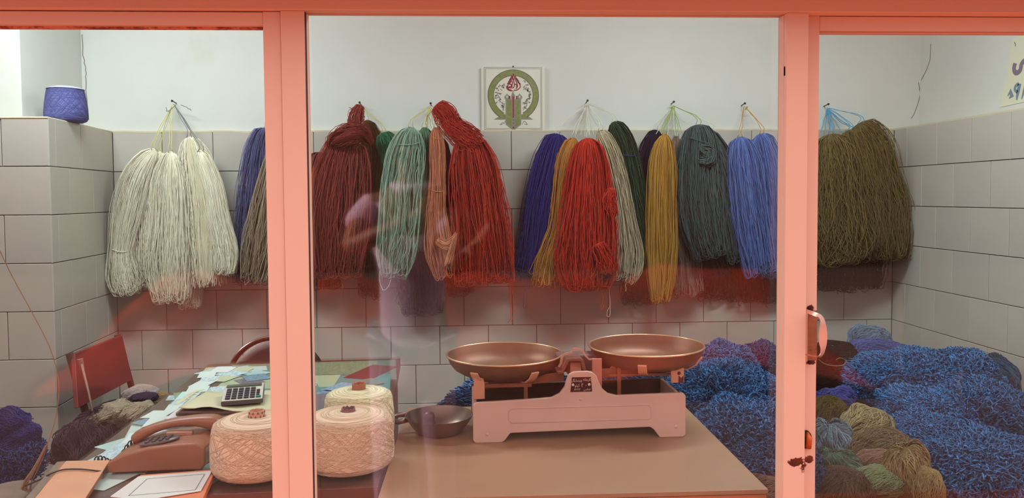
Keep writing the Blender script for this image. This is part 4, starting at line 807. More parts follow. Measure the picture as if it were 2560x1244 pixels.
# telephone
pa = G(268, 1183, ZT); pb = G(506, 1174, ZT); pang = math.atan2(pb.y - pa.y, pb.x - pa.x)
t = thing('telephone', 'brown push-button desk telephone with its handset across the back', 'telephone', (pa.x, pa.y, ZT), pang)
phm = mat('phone_brown', (150, 92, 66), .38, var=.05, vscale=5); phd = mat('phone_grey_dial', (92, 74, 78), .35); PLn = (pb - pa).length
s = PLn / .2
m = MB(); m.prism([(0, 0), (-.001, .010), (.001, .0235), (.03, .036), (.085, .050), (.15, .056), (.187, .057), (.207, .047), (.206, .012), (.198, 0)], 'y', 0, .135)
m.M = Matrix.Identity(4); ob = m.build('body', phm, t, False, bevel=.005, seg=3); ob.scale = (s, 1, 1)
c_ = Vector((.096 * s, .040, .0525)); n_ = Vector((-.15, 0, 1)).normalized(); ry = -math.atan2(.15, 1)
mm = Matrix.Translation(c_) @ Matrix.Rotation(ry, 4, 'Y')
m = MB(); m.M = mm; m.lathe([(0, .0), (1, 0), (1, .002), (.94, .0035), (0, .0035)], (0, 0, 0), 40, .042, .024); ob = m.build('keypad', phd, t, False, smooth='auto')
for i in range(4):
    for j in range(3):
        if abs(i - 1.5) > 1.2 and j != 1 and False: continue
        m = MB(); m.M = mm; x = (i - 1.5) * .0145; y = (j - 1) * .0115; m.box((x - .0042, y - .0032, .003), (x + .0042, y + .0032, .0075)); kk = m.build('key', mat('phone_key', (78, 62, 66), .25), t, False, bevel=.0012)
def loft(mb, path, wd, ht, n=12, e=3.2):
    vs_ = []
    for i, p in enumerate(path):
        p = Vector(p); T = (Vector(path[min(i + 1, len(path) - 1)]) - Vector(path[max(i - 1, 0)])).normalized(); side = Vector((0, 1, 0)); up = T.cross(side) * -1; up = up if up.z > 0 else -up
        for k in range(n):
            a = 2 * math.pi * k / n; ca, sa = math.cos(a), math.sin(a); f = (abs(ca) ** e + abs(sa) ** e) ** (-1 / e)
            vs_.append(tuple(p + side * ca * f * wd[i] + up * sa * f * ht[i]))
    L_ = len(path); mb.add(vs_, [(i * n + k, i * n + (k + 1) % n, (i + 1) * n + (k + 1) % n, (i + 1) * n + k) for i in range(L_ - 1) for k in range(n)] + [tuple(range(n))[::-1], tuple(range((L_ - 1) * n, L_ * n))])
hp = [(.016, .098, .040), (.026, .098, .047), (.045, .098, .057), (.07, .098, .067), (.10, .098, .075), (.13, .098, .079), (.165, .098, .079), (.19, .098, .076), (.207, .098, .071), (.214, .098, .066)]
m = MB(); loft(m, [(a * s, b, c) for a, b, c in hp], [.016, .022, .0235, .021, .0195, .0195, .0215, .0235, .0235, .017], [.008, .0125, .0115, .0095, .009, .009, .0115, .0155, .0165, .010], 16); ob = m.build('handset', phm, t, False, smooth=True, sub=1)
m = MB(); m.box((.100 * s, .065, .0535), (.158 * s, .080, .0635)); m.build('cradle_plate', mat('phone_plate', (178, 128, 104), .4), t, False, bevel=.003)
m = MB(); pts = []
for i in range(170):
    f = i / 169; b = Vector((.022, .10, .038)).lerp(Vector((-.050, .055, .006)), f) + Vector((0, 0, -.016 * math.sin(f * math.pi) + .008 * math.sin(f * 9))); a = f * 2 * math.pi * 13
    pts.append(b + Vector((0.25 * math.cos(a), math.cos(a) * .5, math.sin(a))) * .0062)
m.tube(pts, .0016, 6); ob = m.build('coiled_cord', mat('cord_black', (34, 26, 28), .35), t, False, smooth=True)
m = MB(); cb = [G(270, 1180, ZT + .006), G(240, 1176, ZT + .016), G(200, 1172, ZT + .017), G(160, 1173, ZT + .017), G(130, 1182, ZT + .016), G(100, 1198, ZT + .002), G(62, 1214, ZT - .01)]
m.tube([tuple(x) for x in spline([tuple(p) for p in cb], np.linspace(0, 1, 30))], .0017, 8); m.build('line_cord', MATS['cord_black'], t, smooth=True)
m = MB(); m.tube([G(508, 1145, ZT + .01), G(518, 1128, ZT + .02), G(521, 1140, ZT + .008), G(514, 1152, ZT + .002)], .0014, 8); m.build('side_cord', MATS['cord_black'], t, smooth=True)

# books in front of the telephone
t = thing('notebook', 'tan leather notebook with a dark spine at the near left corner of the desk', 'book', G(160, 1200, ZT))
nb = [(88, 1246), (212, 1242), (272, 1150), (152, 1154)]
m = MB(); slab(m, nb, ZT, .012); m.build('page_block', mat('nb_pages', (150, 96, 70), .7), t, bevel=.001)
m = MB(); slab(m, [(84, 1247), (214, 1243), (275, 1149), (165, 1151)], ZT + .012, .002); m.build('cover', mat('tan_leather', (206, 142, 102), .4, var=.10, vscale=10, dirt=(226, 190, 150), dscale=16, dlo=.62, dhi=.7), t, bevel=.0008)
m = MB(); slab(m, [(60, 1247), (84, 1247), (165, 1151), (142, 1153)], ZT + .0005, .010); m.build('spine', mat('spine_dark', (112, 88, 68), .5, var=.3, vscale=40), t, bevel=.0015)
t = thing('folder', 'orange card folder lying in front of the telephone, under the white certificate', 'folder', G(400, 1220, ZT))
m = MB(); slab(m, [(262, 1262), (505, 1250), (540, 1172), (352, 1186)], ZT, .012); m.build('card', mat('orange_card', (208, 108, 66), .6, var=.06, vscale=12), t, bevel=.0012)
t = thing('certificate', 'white certificate with a zigzag border on the orange folder', 'paper', G(400, 1210, ZT + .013))
cq = [(276, 1240), (352, 1250), (502, 1226), (530, 1176), (346, 1190)]; pts = [G(x, y, ZT + .0145) for x, y in cq]
m = MB(); m.quadbox([Vector((p.x, p.y, ZT + .0135)) for p in pts], .001); m.build('sheet', mat('cert_paper', (206, 200, 192), .6), t)
inn = [(322, 1238), (488, 1224), (512, 1184), (368, 1196)]
m = MB()
for a, b in zip(inn, inn[1:] + inn[:1]):
    L_ = 26; q = []
    for i in range(L_ + 1):
        f = i / L_; p = G(a[0] + (b[0] - a[0]) * f, a[1] + (b[1] - a[1]) * f, ZT + .0147); q.append(Vector((p.x + (.0006 if i % 2 else -.0006), p.y + (.0009 if i % 2 else -.0009), ZT + .0147)))
    m.strip(q, .0016, (0, 0, 1), .0002)
m.build('printed_border', mat('cert_border', (132, 122, 132), .7), t)

# items at the far left
t = thing('cloth_bundle', 'grey folded cloth at the very corner beside the notebook', 'cloth', G(15, 1230, .74))
p = G(10, 1222, .765); m = MB(); m.lathe([(0, 0), (.05, 0.0), (.062, .006), (.056, .013), (.04, .018), (0, .020)], (p.x, p.y, .745), 28, 1.0, 1.3); m.build('cloth', mat('grey_cloth', (120, 98, 86), .9, var=.15, vscale=30, bump=.5, bscale=80), t, smooth=True, sub=1)
m = MB(); m.lathe([(0, -.03), (.045, -.028), (.058, -.02), (.06, -.006), (.05, .001), (0, .001)], (p.x + .01, p.y + .02, .745), 28, 1.0, 1.3); m.build('lower_fold', mat('grey_cloth_dark', (92, 80, 76), .9), t, smooth=True)
m = MB(); m.box((p.x - .25, p.y - .06, .0), (p.x + .055, p.y + .09, .713)); q = tag(m.build('cupboard', mat('cupboard_brown', (92, 64, 56), .6), bevel=.004), 'low brown cupboard under the grey cloth left of the desk', 'cupboard')
tw = [P(-8, 610, 1.60), P(30, 690, 1.60), P(80, 780, 1.60), P(122, 860, 1.61), P(143, 930, 1.62), P(147, 990, 1.62), P(138, 1050, 1.62), P(118, 1110, 1.62), P(92, 1165, 1.6), P(70, 1205, 1.58), P(60, 1260, 1.56)]
twm = yarn('twine', (150, 112, 88), (110, 78, 60))
t = thing('twine', 'thin frayed twine hanging in a curve in front of the pier', 'string', tw[-1]); string_part('strand', tw, twm, t, .0009, .0012)
bundle('frayed_end', [(*tw[-4], .002), (*tw[-3], .005), (*tw[-2], .009), (*tw[-1], .012)], twm, t, n=26, r=.0008, core=0, uturn=False, loose=.2)
# red chair with yarn on its seat
ch = thing('chair', 'dark red wooden chair standing sideways against the tiled pier', 'chair', (-1.45, 3.15, 0))
rw = mat('chair_red', (112, 34, 34), .5, var=.15, vscale=8)
A4 = [PX(176, 884, -1.66), PX(296, 838, -1.66), PX(322, 948, -1.60), PX(184, 1020, -1.60)]
m = MB(); m.quadbox(A4, .018, (1, 0, 0)); m.build('backrest', rw, ch, bevel=.003)
for p in (A4[0], A4[1]):
    m = MB(); b = Vector((-1.57, p.y, .0)); m.tube([p + Vector((-.005, 0, .003)), Vector((-1.60, p.y, .45)), b], .013, 8, flat=1.2); m.build('back_post', mat('chair_post', (84, 44, 36), .6), ch, smooth='auto')
y0, y1 = A4[0].y - .01, A4[1].y + .0
m = MB(); m.box((-1.60, y0, .425), (-1.17, y1, .45)); m.build('seat', rw, ch, bevel=.006)
for yy in (y0 + .03, y1 - .03): m = MB(); m.box((-1.21, yy - .015, 0), (-1.18, yy + .015, .425)); m.build('leg', MATS['chair_post'], ch, bevel=.003)
m = MB(); m.box((-1.60, y0 + .02, .36), (-1.18, y0 + .035, .42)); m.build('rail', rw, ch)
be = yarn('beige_wool', (176, 156, 132), (132, 110, 90)); mv = yarn('mauve_wool', (92, 64, 72), (64, 44, 52))
gch = 'hanks piled on the red chair'
mound('yarn_hank', 'dusky mauve hank heaped on the red chair, under the beige ones', pm(285, 1085, 2.98), (.20, .16, .11), mv, 700, .0016, 'hank', K=12, lump=.2, group=gch)
mound('yarn_hank', 'dusky mauve hank slumping off the near side of the red chair', pm(240, 1120, 2.75), (.11, .12, .12), mv, 500, .0016, 'hank', flow=(.2, 0, -1), K=12, lump=.2, group=gch)
mound('yarn_hank', 'round beige hank, front one on the red chair', pm(284, 1040, 2.78), (.066, .07, .045), be, 420, .0022, 'hank', flow=(1, 0, .5), K=14, lump=.2, group=gch)
mound('yarn_hank', 'beige hank with an open loop, right of the round one', pm(350, 1032, 2.78), (.05, .06, .040), be, 300, .0022, 'hank', flow=(1, 0, 1), K=14, lump=.25, group=gch)
mound('yarn_hank', 'pale grey hank lying back beneath the chair post', pm(352, 985, 3.0), (.062, .06, .032), yarn('pale_grey_wool', (172, 158, 150), (128, 114, 108)), 320, .0018, 'hank', flow=(1, 0, .5), K=14, group=gch)
mound('yarn_hank', 'dark plum twist lying across the pale grey hank', pm(362, 992, 2.93), (.05, .04, .016), yarn('plum_wool', (72, 56, 72), (50, 38, 52)), 160, .002, 'hank', flow=(1, 0, .5), K=12, group=gch)
mound('yarn_hank', 'sandy hank at the rear right on the red chair', pm(386, 1000, 3.02), (.05, .05, .035), yarn('sandy_wool', (168, 134, 98), (124, 94, 66)), 260, .0018, 'hank', flow=(1, 0, -.3), K=12, group=gch)
t = thing('stick', 'thin pale stick leaning in front of the red chair back', 'stick', PX(232, 1060, -1.36))
m = MB(); a, b = PX(203, 905, -1.46), PX(236, 1050, -1.36); m.tube([a, (a + b) / 2 + Vector((.002, 0, 0)), b], [.0045, .004, .003], 8); m.build('shaft', mat('stick_wood', (142, 106, 90), .7), t, smooth=True)
m = MB(); m.tube([a + Vector((-.004, 0, .012)), a + Vector((.003, 0, -.028))], [.011, .009], 8); m.build('wrapped_tip', mat('stick_tape', (146, 100, 100), .7), t)
# black chair with a round back behind the desk
ch = thing('chair', 'black padded chair with a round tubular back behind the desk', 'chair', (-.72, 3.0, 0))
cc = P(690, 838, 2.98); cx_, cz_ = cc.x, cc.z - .185; tube_m = mat('chair_tube', (42, 34, 36), .3, .6); pad_m = mat('chair_pad', (62, 52, 56), .6, bump=.3, bscale=200)
m = MB(); pts = [(cx_ + .185 * math.cos(a), 2.98 - .02 * math.sin(a), cz_ + .18 * math.sin(a)) for a in np.linspace(-.55, math.pi + .55, 40)]; pts = [(cx_ + .16, 2.95, .0)] + [(cx_ + .16, 2.97, .35)] + pts + [(cx_ - .16, 2.97, .35), (cx_ - .16, 2.95, 0)]
m.tube(pts, .0105, 10); m.build('back_frame', tube_m, ch, smooth=True)
m = MB(); m.M = Matrix.Translation((cx_, 2.975, cz_)) @ Matrix.Rotation(math.radians(84), 4, 'X'); m.lathe([(0, .012), (.14, .012), (.166, .005), (.170, 0), (.166, -.005), (.14, -.012), (0, -.012)], (0, 0, 0), 48); m.build('back_pad', pad_m, ch, smooth='auto')
m = MB(); m.M = Matrix.Translation((cx_, 3.2, .44)); m.lathe([(0, .03), (.16, .03), (.195, .018), (.2, 0), (0, 0)], (0, 0, 0), 40); m.build('seat', pad_m, ch, smooth='auto')
for sx in (-1, 1): m = MB(); m.tube([(cx_ + .15 * sx, 3.05, .44), (cx_ + .17 * sx, 3.40, 0)], .0105, 10); m.build('leg', tube_m, ch, smooth=True)

t = thing('wire', 'thin pale green wire curling over the chocolate hank by the door handle', 'wire', P(2090, 910, 3.0)); string_part('loop', [P(*q, 3.0) for q in [(2046, 897), (2060, 908), (2085, 914), (2108, 912), (2114, 902), (2102, 894), (2090, 898)]], yarn('wire_green', (122, 132, 92)), t, .0016, .001)
# ---------------------------------------------------------------- pan scale
sa, sb_ = G(1183, 1108, ZT), G(1722, 1100, ZT); sc_ang = math.radians(1.5)
SO = Vector((sa.x, sa.y, ZT)); SW = (sb_ - sa).length
scale = thing('weighing_scale', 'old pink enamelled two-pan balance scale in the middle of the table', 'scale', SO, sc_ang)
sp = mat('scale_enamel', (208, 166, 150), .42, var=.05, vscale=7, dirt=(120, 66, 44), dscale=55, dlo=.74, dhi=.76)
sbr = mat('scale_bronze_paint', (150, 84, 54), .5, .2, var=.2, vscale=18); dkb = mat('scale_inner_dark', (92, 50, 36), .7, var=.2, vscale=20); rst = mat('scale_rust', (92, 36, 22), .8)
W_ = SW; SDp = .20
def arc(cx, cz, r, a0, a1, n=7): return [(cx + r * math.cos(math.radians(a0 + (a1 - a0) * i / n)), cz + r * math.sin(math.radians(a0 + (a1 - a0) * i / n))) for i in range(n + 1)]
u = W_ / 539.0                                           # one photo pixel on the scale's front face, in metres
def sx_(px): return (px - 1183) * u
def sz_(py): return (1105 - py) * u
outline = [(0.006, 0), (sx_(1255), 0)] + [(sx_(1262), sz_(1100)), (sx_(1276), sz_(1082)), (sx_(1630), sz_(1077)), (sx_(1640), sz_(1084)), (sx_(1650), sz_(1098)), (sx_(1656), 0), (W_ - .006, 0), (W_, .006), (W_, sz_(1000)), (W_ - .006, sz_(992))]
outline += [(sx_(1545), sz_(994)), (sx_(1522), sz_(988)), (sx_(1508), sz_(976)), (sx_(1499), sz_(958)), (sx_(1494), sz_(944)), (sx_(1484), sz_(935)), (sx_(1470), sz_(931)), (sx_(1436), sz_(932)), (sx_(1424), sz_(938)), (sx_(1418), sz_(950)), (sx_(1413), sz_(968)), (sx_(1400), sz_(985)), (sx_(1380), sz_(995)), (sx_(1350), sz_(997)), (.008, sz_(1003)), (0, sz_(1010)), (0, .006)]
m = MB(); m.prism(outline, 'y', 0, .010); m.build('front_plate', sp, scale, False, bevel=.0022)
lo = [(x, z) for x, z in outline[:10]] + [(W_, sz_(1003)), (0, sz_(1010)), (0, .006)]
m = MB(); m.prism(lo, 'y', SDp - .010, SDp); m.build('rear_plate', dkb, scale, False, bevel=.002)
m = MB(); m.box((0.002, .008, .004), (.010, SDp - .008, sz_(1012))); m.build('side_plate', sp, scale, False, bevel=.001)
m = MB(); m.box((W_ - .010, .008, .004), (W_ - .002, SDp - .008, sz_(1004))); m.build('side_plate', sp, scale, False, bevel=.001)
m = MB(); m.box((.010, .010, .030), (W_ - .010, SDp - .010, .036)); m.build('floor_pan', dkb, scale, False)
# embossed border on the front
m = MB(); x0, x1, za, zb = sx_(1272), sx_(1633), sz_(1056), sz_(1020)
rr = [(x0 + .006, za), (x1 - .006, za), (x1, za + .006), (x1, zb - .006), (x1 - .006, zb), (x0 + .006, zb), (x0, zb - .006), (x0, za + .006), (x0 + .006, za)]
m.tube([(x, -.0002, z) for x, z in rr], .0013, 6); m.build('embossed_border', sp, scale, False, smooth=True)
for (a, b) in ((1453, 1001), (1218, 1083), (1697, 1078)):
    m = MB(); m.M = Matrix.Translation((sx_(a), 0, sz_(b))) @ Matrix.Rotation(math.pi / 2, 4, 'X'); m.lathe([(0, .0015), (.003, .0013), (.004, 0)], (0, 0, 0), 14); m.build('rivet', sp, scale, False, smooth=True)
# nameplate with Persian lettering
npc = (sx_(1427), sz_(984), sx_(1481), sz_(944))
m = MB(); m.prism([(sx_(1427), sz_(982)), (sx_(1482), sz_(982)), (sx_(1479), sz_(945)), (sx_(1431), sz_(945))], 'y', -.0012, 0); plate = m.build('nameplate', mat('nameplate_maroon', (66, 20, 24), .35), scale, False, bevel=.0004); plate['label'] = 'dark maroon nameplate with Persian lettering'
ink = mat('nameplate_ink', (226, 190, 172), .4)
def text_mesh(s, size, mt, M, name, parent, world=False, xs=1.0):
    cu = bpy.data.curves.new('lettering', 'FONT'); cu.body = s; cu.size = size; cu.align_x = 'CENTER'; cu.align_y = 'CENTER'; cu.extrude = .00015; cu.resolution_u = 3
    ob = bpy.data.objects.new('lettering', cu); COL.objects.link(ob); dgp = bpy.context.evaluated_depsgraph_get(); me = bpy.data.meshes.new_from_object(ob.evaluated_get(dgp)); bpy.data.objects.remove(ob)
    me.transform(Matrix.Diagonal((xs, 1, 1, 1))); me.transform(M); me.materials.clear(); me.materials.append(mt); return link(name, me, parent, world)
AR = {'ک': 'ﮎﮏﮐﮑ', 'ا': 'ﺍﺎﺍﺎ', 'ر': 'ﺭﺮﺭﺮ', 'خ': 'ﺥﺦﺧﺨ', 'ن': 'ﻥﻦﻧﻨ', 'ه': 'ﻩﻪﻫﻬ', 'و': 'ﻭﻮﻭﻮ', 'ی': 'ﯼﯽﯾﯿ', 'س': 'ﺱﺲﺳﺴ', 'ش': 'ﺵﺶﺷﺸ', 'ل': 'ﻝﻞﻟﻠ', 'گ': 'ﮒﮓﮔﮕ'}
def shape(t_):
    out = []; nj = 'ارو'
    for i, ch_ in enumerate(t_):
        if ch_ not in AR: out.append(ch_); continue
        pv = i > 0 and t_[i - 1] in AR and t_[i - 1] not in nj; nx = i + 1 < len(t_) and t_[i + 1] in AR and ch_ not in nj
        out.append(AR[ch_][(1 if pv else 0) + (2 if nx else 0)])
    return ''.join(reversed(out))
def onface(px, py, y=-.0014): return Matrix.Translation((sx_(px), y, sz_(py))) @ Matrix.Rotation(math.pi / 2, 4, 'X')
for (tx, px, py, sz) in ((shape('کارخانه'), 1469, 952, .0088), (shape('ویرسایگل'), 1443, 953, .0084), (shape('کیلو'), 1444, 966, .0095), ('۲', 1457, 966, .0135), ('۰', 1466, 966, .0135), (shape('شناسی'), 1469, 976, .007), ('۵۹۲۲۷۲', 1444, 976, .0062)):
    text_mesh(tx, sz, ink, onface(px, py), 'lettering', plate, False, .8)
for a in (1433.5, 1474.5):
    m = MB(); m.M = Matrix.Translation((sx_(a), -.001, sz_(964))) @ Matrix.Rotation(math.pi / 2, 4, 'X'); m.lathe([(0, .002), (.0024, .0016), (.0034, 0)], (0, 0, 0), 16); m.build('rivet', ink, plate, False, smooth=True)
# beam, tower, links and brackets
m = MB(); m.prism([(sx_(1205), sz_(986)), (sx_(1420), sz_(968)), (sx_(1420), sz_(945)), (sx_(1340), sz_(952)), (sx_(1330), sz_(953)), (sx_(1300), sz_(957)), (sx_(1215), sz_(966))], 'y', .055, .063); m.build('beam', sbr, scale, False, bevel=.0012)
m = MB(); m.prism([(sx_(1495), sz_(965)), (sx_(1700), sz_(952)), (sx_(1700), sz_(932)), (sx_(1690), sz_(922)), (sx_(1680), sz_(934)), (sx_(1585), sz_(938)), (sx_(1572), sz_(922)), (sx_(1567), sz_(922)), (sx_(1566), sz_(938)), (sx_(1556), sz_(938)), (sx_(1552), sz_(923)), (sx_(1540), sz_(940)), (sx_(1495), sz_(944))], 'y', .055, .063); m.build('beam', sbr, scale, False, bevel=.0012)
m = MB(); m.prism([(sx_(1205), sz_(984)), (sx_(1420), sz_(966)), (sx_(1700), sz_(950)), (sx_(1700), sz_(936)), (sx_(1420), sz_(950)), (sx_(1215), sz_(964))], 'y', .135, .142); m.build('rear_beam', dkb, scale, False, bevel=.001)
for (a, t0, t1) in ((1320, 950, 1000), (1562, 934, 1000)):
    m = MB(); m.box((sx_(a - 5), .047, sz_(t1) - .01), (sx_(a + 5), .053, sz_(t0))); m.build('link_bar', sbr, scale, False, bevel=.001)
m = MB(); m.box((sx_(1434), .045, sz_(960)), (sx_(1463), .16, sz_(918))); m.build('tower_block', mat('scale_tower', (200, 134, 106), .5), scale, False, bevel=.0015)
m = MB(); P0 = [(1398, 940), (1410, 938), (1420, 918), (1424, 908), (1434, 907), (1456, 907), (1462, 910), (1468, 934)]
m.strip([(sx_(a), .075, sz_(b)) for a, b in P0], .007, (0, -1, 0), .05); m.build('tower_hood', mat('scale_hood', (120, 82, 68), .4, .3), scale, False, bevel=.0008)
m = MB(); m.strip([(sx_(a), .05, sz_(b)) for a, b in [(1405, 930), (1411, 920), (1413, 904), (1420, 897), (1440, 893)]], [.006, .006, .005, .0045, .005], (0, -1, 0), .004); m.build('pointer', mat('pointer_steel', (206, 176, 160), .3, .5), scale, False)
m = MB(); m.strip([(sx_(a), .05, sz_(b)) for a, b in [(1441, 885), (1456, 885), (1466, 888), (1474, 902), (1484, 912), (1500, 912)]], [.006, .005, .0045, .004, .004, .004], (0, -1, 0), .004); m.build('pointer', MATS['pointer_steel'], scale, False)
m = MB(); m.box((sx_(1491), .042, sz_(998)), (sx_(1516), .050, sz_(910))); m.build('post_plate', mat('scale_post', (196, 124, 104), .45), scale, False, bevel=.001)
# pans with their four-pronged carriers
pan_m = NT('worn_brass'); f_ = pan_m.ramp(pan_m.noise(5, 6), [(.35, s2l((108, 66, 46))), (.7, s2l((136, 100, 76)))]); pan_m.l(f_, pan_m.b.inputs['Base Color']); pan_m.b.inputs['Metallic'].default_value = .45; pan_m.l(pan_m.ramp(pan_m.noise(9, 5), [(.3, (.40,) * 3), (.7, (.58,) * 3)]), pan_m.b.inputs['Roughness']); pan_m = pan_m.m
rim_m = mat('pan_rim_brass', (214, 178, 142), .28, .85)
def pan(pxc, pyc, wpx, Y, tilt, label):
    c = P(pxc, pyc, Y); R_ = wpx / 2 / FPX * Y * 1.003
    lc = Matrix.Rotation(-sc_ang, 4, 'Z') @ Matrix.Translation(-SO) @ Vector((c.x, c.y, c.z, 1)) if False else (Matrix.Translation(SO) @ Matrix.Rotation(sc_ang, 4, 'Z')).inverted() @ Vector(c)
    Mx = Matrix.Translation(lc) @ Matrix.Rotation(tilt, 4, 'Y')
    m = MB(); m.M = Mx; Hb = .047
    prof = [(0, -Hb), (R_ * .64, -Hb), (R_ * .76, -Hb + .004), (R_ * .87, -Hb + .014), (R_ * .945, -Hb + .028), (R_ * .985, -.002), (R_, 0), (R_ * .985, .0015), (R_ * .968, -.001), (R_ * .925, -Hb + .030), (R_ * .85, -Hb + .0155), (R_ * .745, -Hb + .006), (R_ * .62, -Hb + .0025), (0, -Hb + .0025)]
    m.lathe(prof, (0, 0, 0), 72); pn = m.build('pan', pan_m, scale, False, smooth='auto'); pn['label'] = label
    m = MB(); m.M = Mx; m.tube([(R_ * .993 * math.cos(a), R_ * .993 * math.sin(a), 0) for a in np.linspace(0, 2 * math.pi, 73)], .0026, 8, cap=False); m.build('rolled_rim', rim_m, pn, False, smooth=True)
    ss = []
    for k, a in enumerate((-125, -62, 55, 125) if pxc < 1500 else (-108, -28, 70, 150)):
        a = math.radians(a); d = Vector((math.cos(a), math.sin(a), 0)); m = MB(); m.M = Mx
        pr_ = [d * .02 + Vector((0, 0, -Hb - .004)), d * R_ * .62 + Vector((0, 0, -Hb - .004)), d * R_ * .74 + Vector((0, 0, -Hb - .001)), d * R_ * .86 + Vector((0, 0, -Hb + .010)), d * R_ * .945 + Vector((0, 0, -Hb + .027))]
        sd = Vector((-d.y, d.x, 0)) * .0105; nn = 3; vs_ = []
        for p_ in pr_: vs_ += [tuple(p_ - sd), tuple(p_ + sd), tuple(p_ + sd + d * .003 - Vector((0, 0, .003))), tuple(p_ - sd + d * .003 - Vector((0, 0, .003)))]
        m.add(vs_, [(i * 4 + q, i * 4 + (q + 1) % 4, i * 4 + 4 + (q + 1) % 4, i * 4 + 4 + q) for i in range(len(pr_) - 1) for q in range(4)] + [(0, 3, 2, 1), (len(vs_) - 4, len(vs_) - 3, len(vs_) - 2, len(vs_) - 1)])
        m.build('carrier_prong', mat('prong_enamel', (222, 160, 128), .45, dirt=(110, 56, 36), dscale=60, dlo=.68, dhi=.72), scale, False, bevel=.0008)
    return lc, Hb
l1, Hb = pan(1261, 883, 291, 1.885, 0.0, 'left brass pan of the scale'); l2, _ = pan(1615, 862, 290, 1.885, math.radians(-.4), 'right brass pan of the scale')
# bridges under the pans
m = MB(); m.box((sx_(1188), .045, l1.z - Hb - .016), (sx_(1335), .052, l1.z - Hb - .006)); m.box((sx_(1188), .052, l1.z - Hb - .010), (sx_(1335), .14, l1.z - Hb - .0065)) if False else None
m.build('carrier_bar', sbr, scale, False, bevel=.001)
m = MB(); m.prism([(sx_(1184), sz_(1003)), (sx_(1214), sz_(1003)), (sx_(1214), sz_(962)), (sx_(1209), sz_(945)), (sx_(1188), sz_(945))], 'y', .03, .036); m.build('bracket', mat('bracket_enamel', (206, 140, 112), .5, dirt=(96, 40, 26), dscale=50, dlo=.66, dhi=.69), scale, False, bevel=.001)
m = MB(); m.prism([(sx_(1694), sz_(974)), (sx_(1727), sz_(974)), (sx_(1727), sz_(938)), (sx_(1718), sz_(925)), (sx_(1698), sz_(928)), (sx_(1692), sz_(940))], 'y', .03, .036); m.build('bracket', MATS['bracket_enamel'], scale, False, bevel=.001)
m = MB(); m.prism([(sx_(1712), sz_(974)), (sx_(1725), sz_(974)), (sx_(1725), sz_(956)), (sx_(1719), sz_(962)), (sx_(1713), sz_(955))], 'y', .0285, .0302); m.build('chipped_patch', rst, scale, False)
m = MB(); m.M = Matrix.Translation((sx_(1714), .03, sz_(949))) @ Matrix.Rotation(math.pi / 2, 4, 'X'); m.lathe([(0, .0015), (.0035, .0012), (.0042, 0)], (0, 0, 0), 14); m.build('screw', rst, scale, False, smooth=True)
m = MB(); m.box((sx_(1535), .048, l2.z - Hb - .013), (sx_(1700), .054, l2.z - Hb - .006)); m.build('carrier_bar', sbr, scale, False, bevel=.001)
m = MB(); m.M = Matrix.Translation((sx_(1430), .12, sz_(935))); m.box((-.02, -.02, -.02), (.09, .03, .022)); m.build('damper_housing', mat('housing_grey', (92, 74, 72), .5), scale, False, bevel=.006)

# bowl and weight on the table
bc_ = P(1098, 1042, 1.838); bz = ZT
t = thing('bowl', 'small dented metal bowl with a loop handle, left of the scale', 'bowl', (bc_.x, 1.838, ZT)); bm_ = mat('bowl_metal', (134, 112, 104), .34, .75, var=.25, vscale=10)
m = MB(); m.lathe([(0, 0), (.046, 0), (.055, .004), (.066, .017), (.076, .032), (.0815, .0425), (.083, .044), (.0805, .0435), (.0745, .033), (.064, .019), (.053, .0065), (.045, .003), (0, .003)], (bc_.x, 1.838, ZT), 56); m.build('body', bm_, t, smooth='auto')
hc = Vector((bc_.x - .081, 1.838, ZT + .036)); m = MB(); m.tube([hc + Vector((.004, .018, .004)), hc + Vector((-.018, .020, .003)), hc + Vector((-.030, .008, 0)), hc + Vector((-.030, -.012, -.003)), hc + Vector((-.016, -.022, -.003)), hc + Vector((.006, -.018, .001))], .0038, 8, flat=1.7, ref=(0, 0, 1)); m.build('loop_handle', bm_, t, smooth=True)
t = thing('scale_weight', 'dark cylindrical weight with a rounded knob standing in the bowl', 'weight', (0, 0, 0)); wp_ = P(1073, 1050, 1.83); wm = mat('weight_iron', (88, 58, 64), .4, .4)
m = MB(); m.lathe([(0, 0), (.0150, 0), (.0155, .003), (.0155, .022), (.0145, .024), (.0135, .030), (.0145, .036), (.0125, .044), (.007, .0485), (0, .0495)], (wp_.x, 1.83, ZT + .004), 28); m.build('body', wm, t, smooth='auto')
m = MB(); m.lathe([(.0157, .0), (.0163, .002), (.0163, .005), (.0157, .007)], (wp_.x, 1.83, ZT + .012), 28); m.build('ring', wm, t, smooth=True)

# ---------------------------------------------------------------- glazed plaque on the wall
def Qp(zx, zy, o=0.0):                                      # plaque drawing grid -> wall
    cx, cz = PQ.x, PQ.z; k = PQW / 522.0; return Vector((cx + (zx - 678) * k, 3.8985 - o, cz - (zy - 640) * k))
PQ = P(1283, 248, 3.90); PQW = (P(1362, 248, 3.90).x - P(1203, 248, 3.90).x) / 2
plq = thing('plaque', 'white tile plaque with a green ring, red calligraphy and a pillar emblem', 'plaque', (PQ.x, 3.92, PQ.z - PQW))
m = MB(); m.box((PQ.x - PQW, 3.8988, PQ.z - PQW), (PQ.x + PQW, 3.9195, PQ.z + PQW)); m.build('slab', mat('plaque_white', (214, 208, 192), .3, var=.03), plq, bevel=.002)
gm = mat('plaque_green', (124, 128, 72), .35, var=.2, vscale=90); gm2 = mat('plaque_grey', (132, 128, 112), .4); rm_ = mat('plaque_red', (140, 34, 44), .4); bk_ = mat('plaque_black', (62, 56, 48), .5)
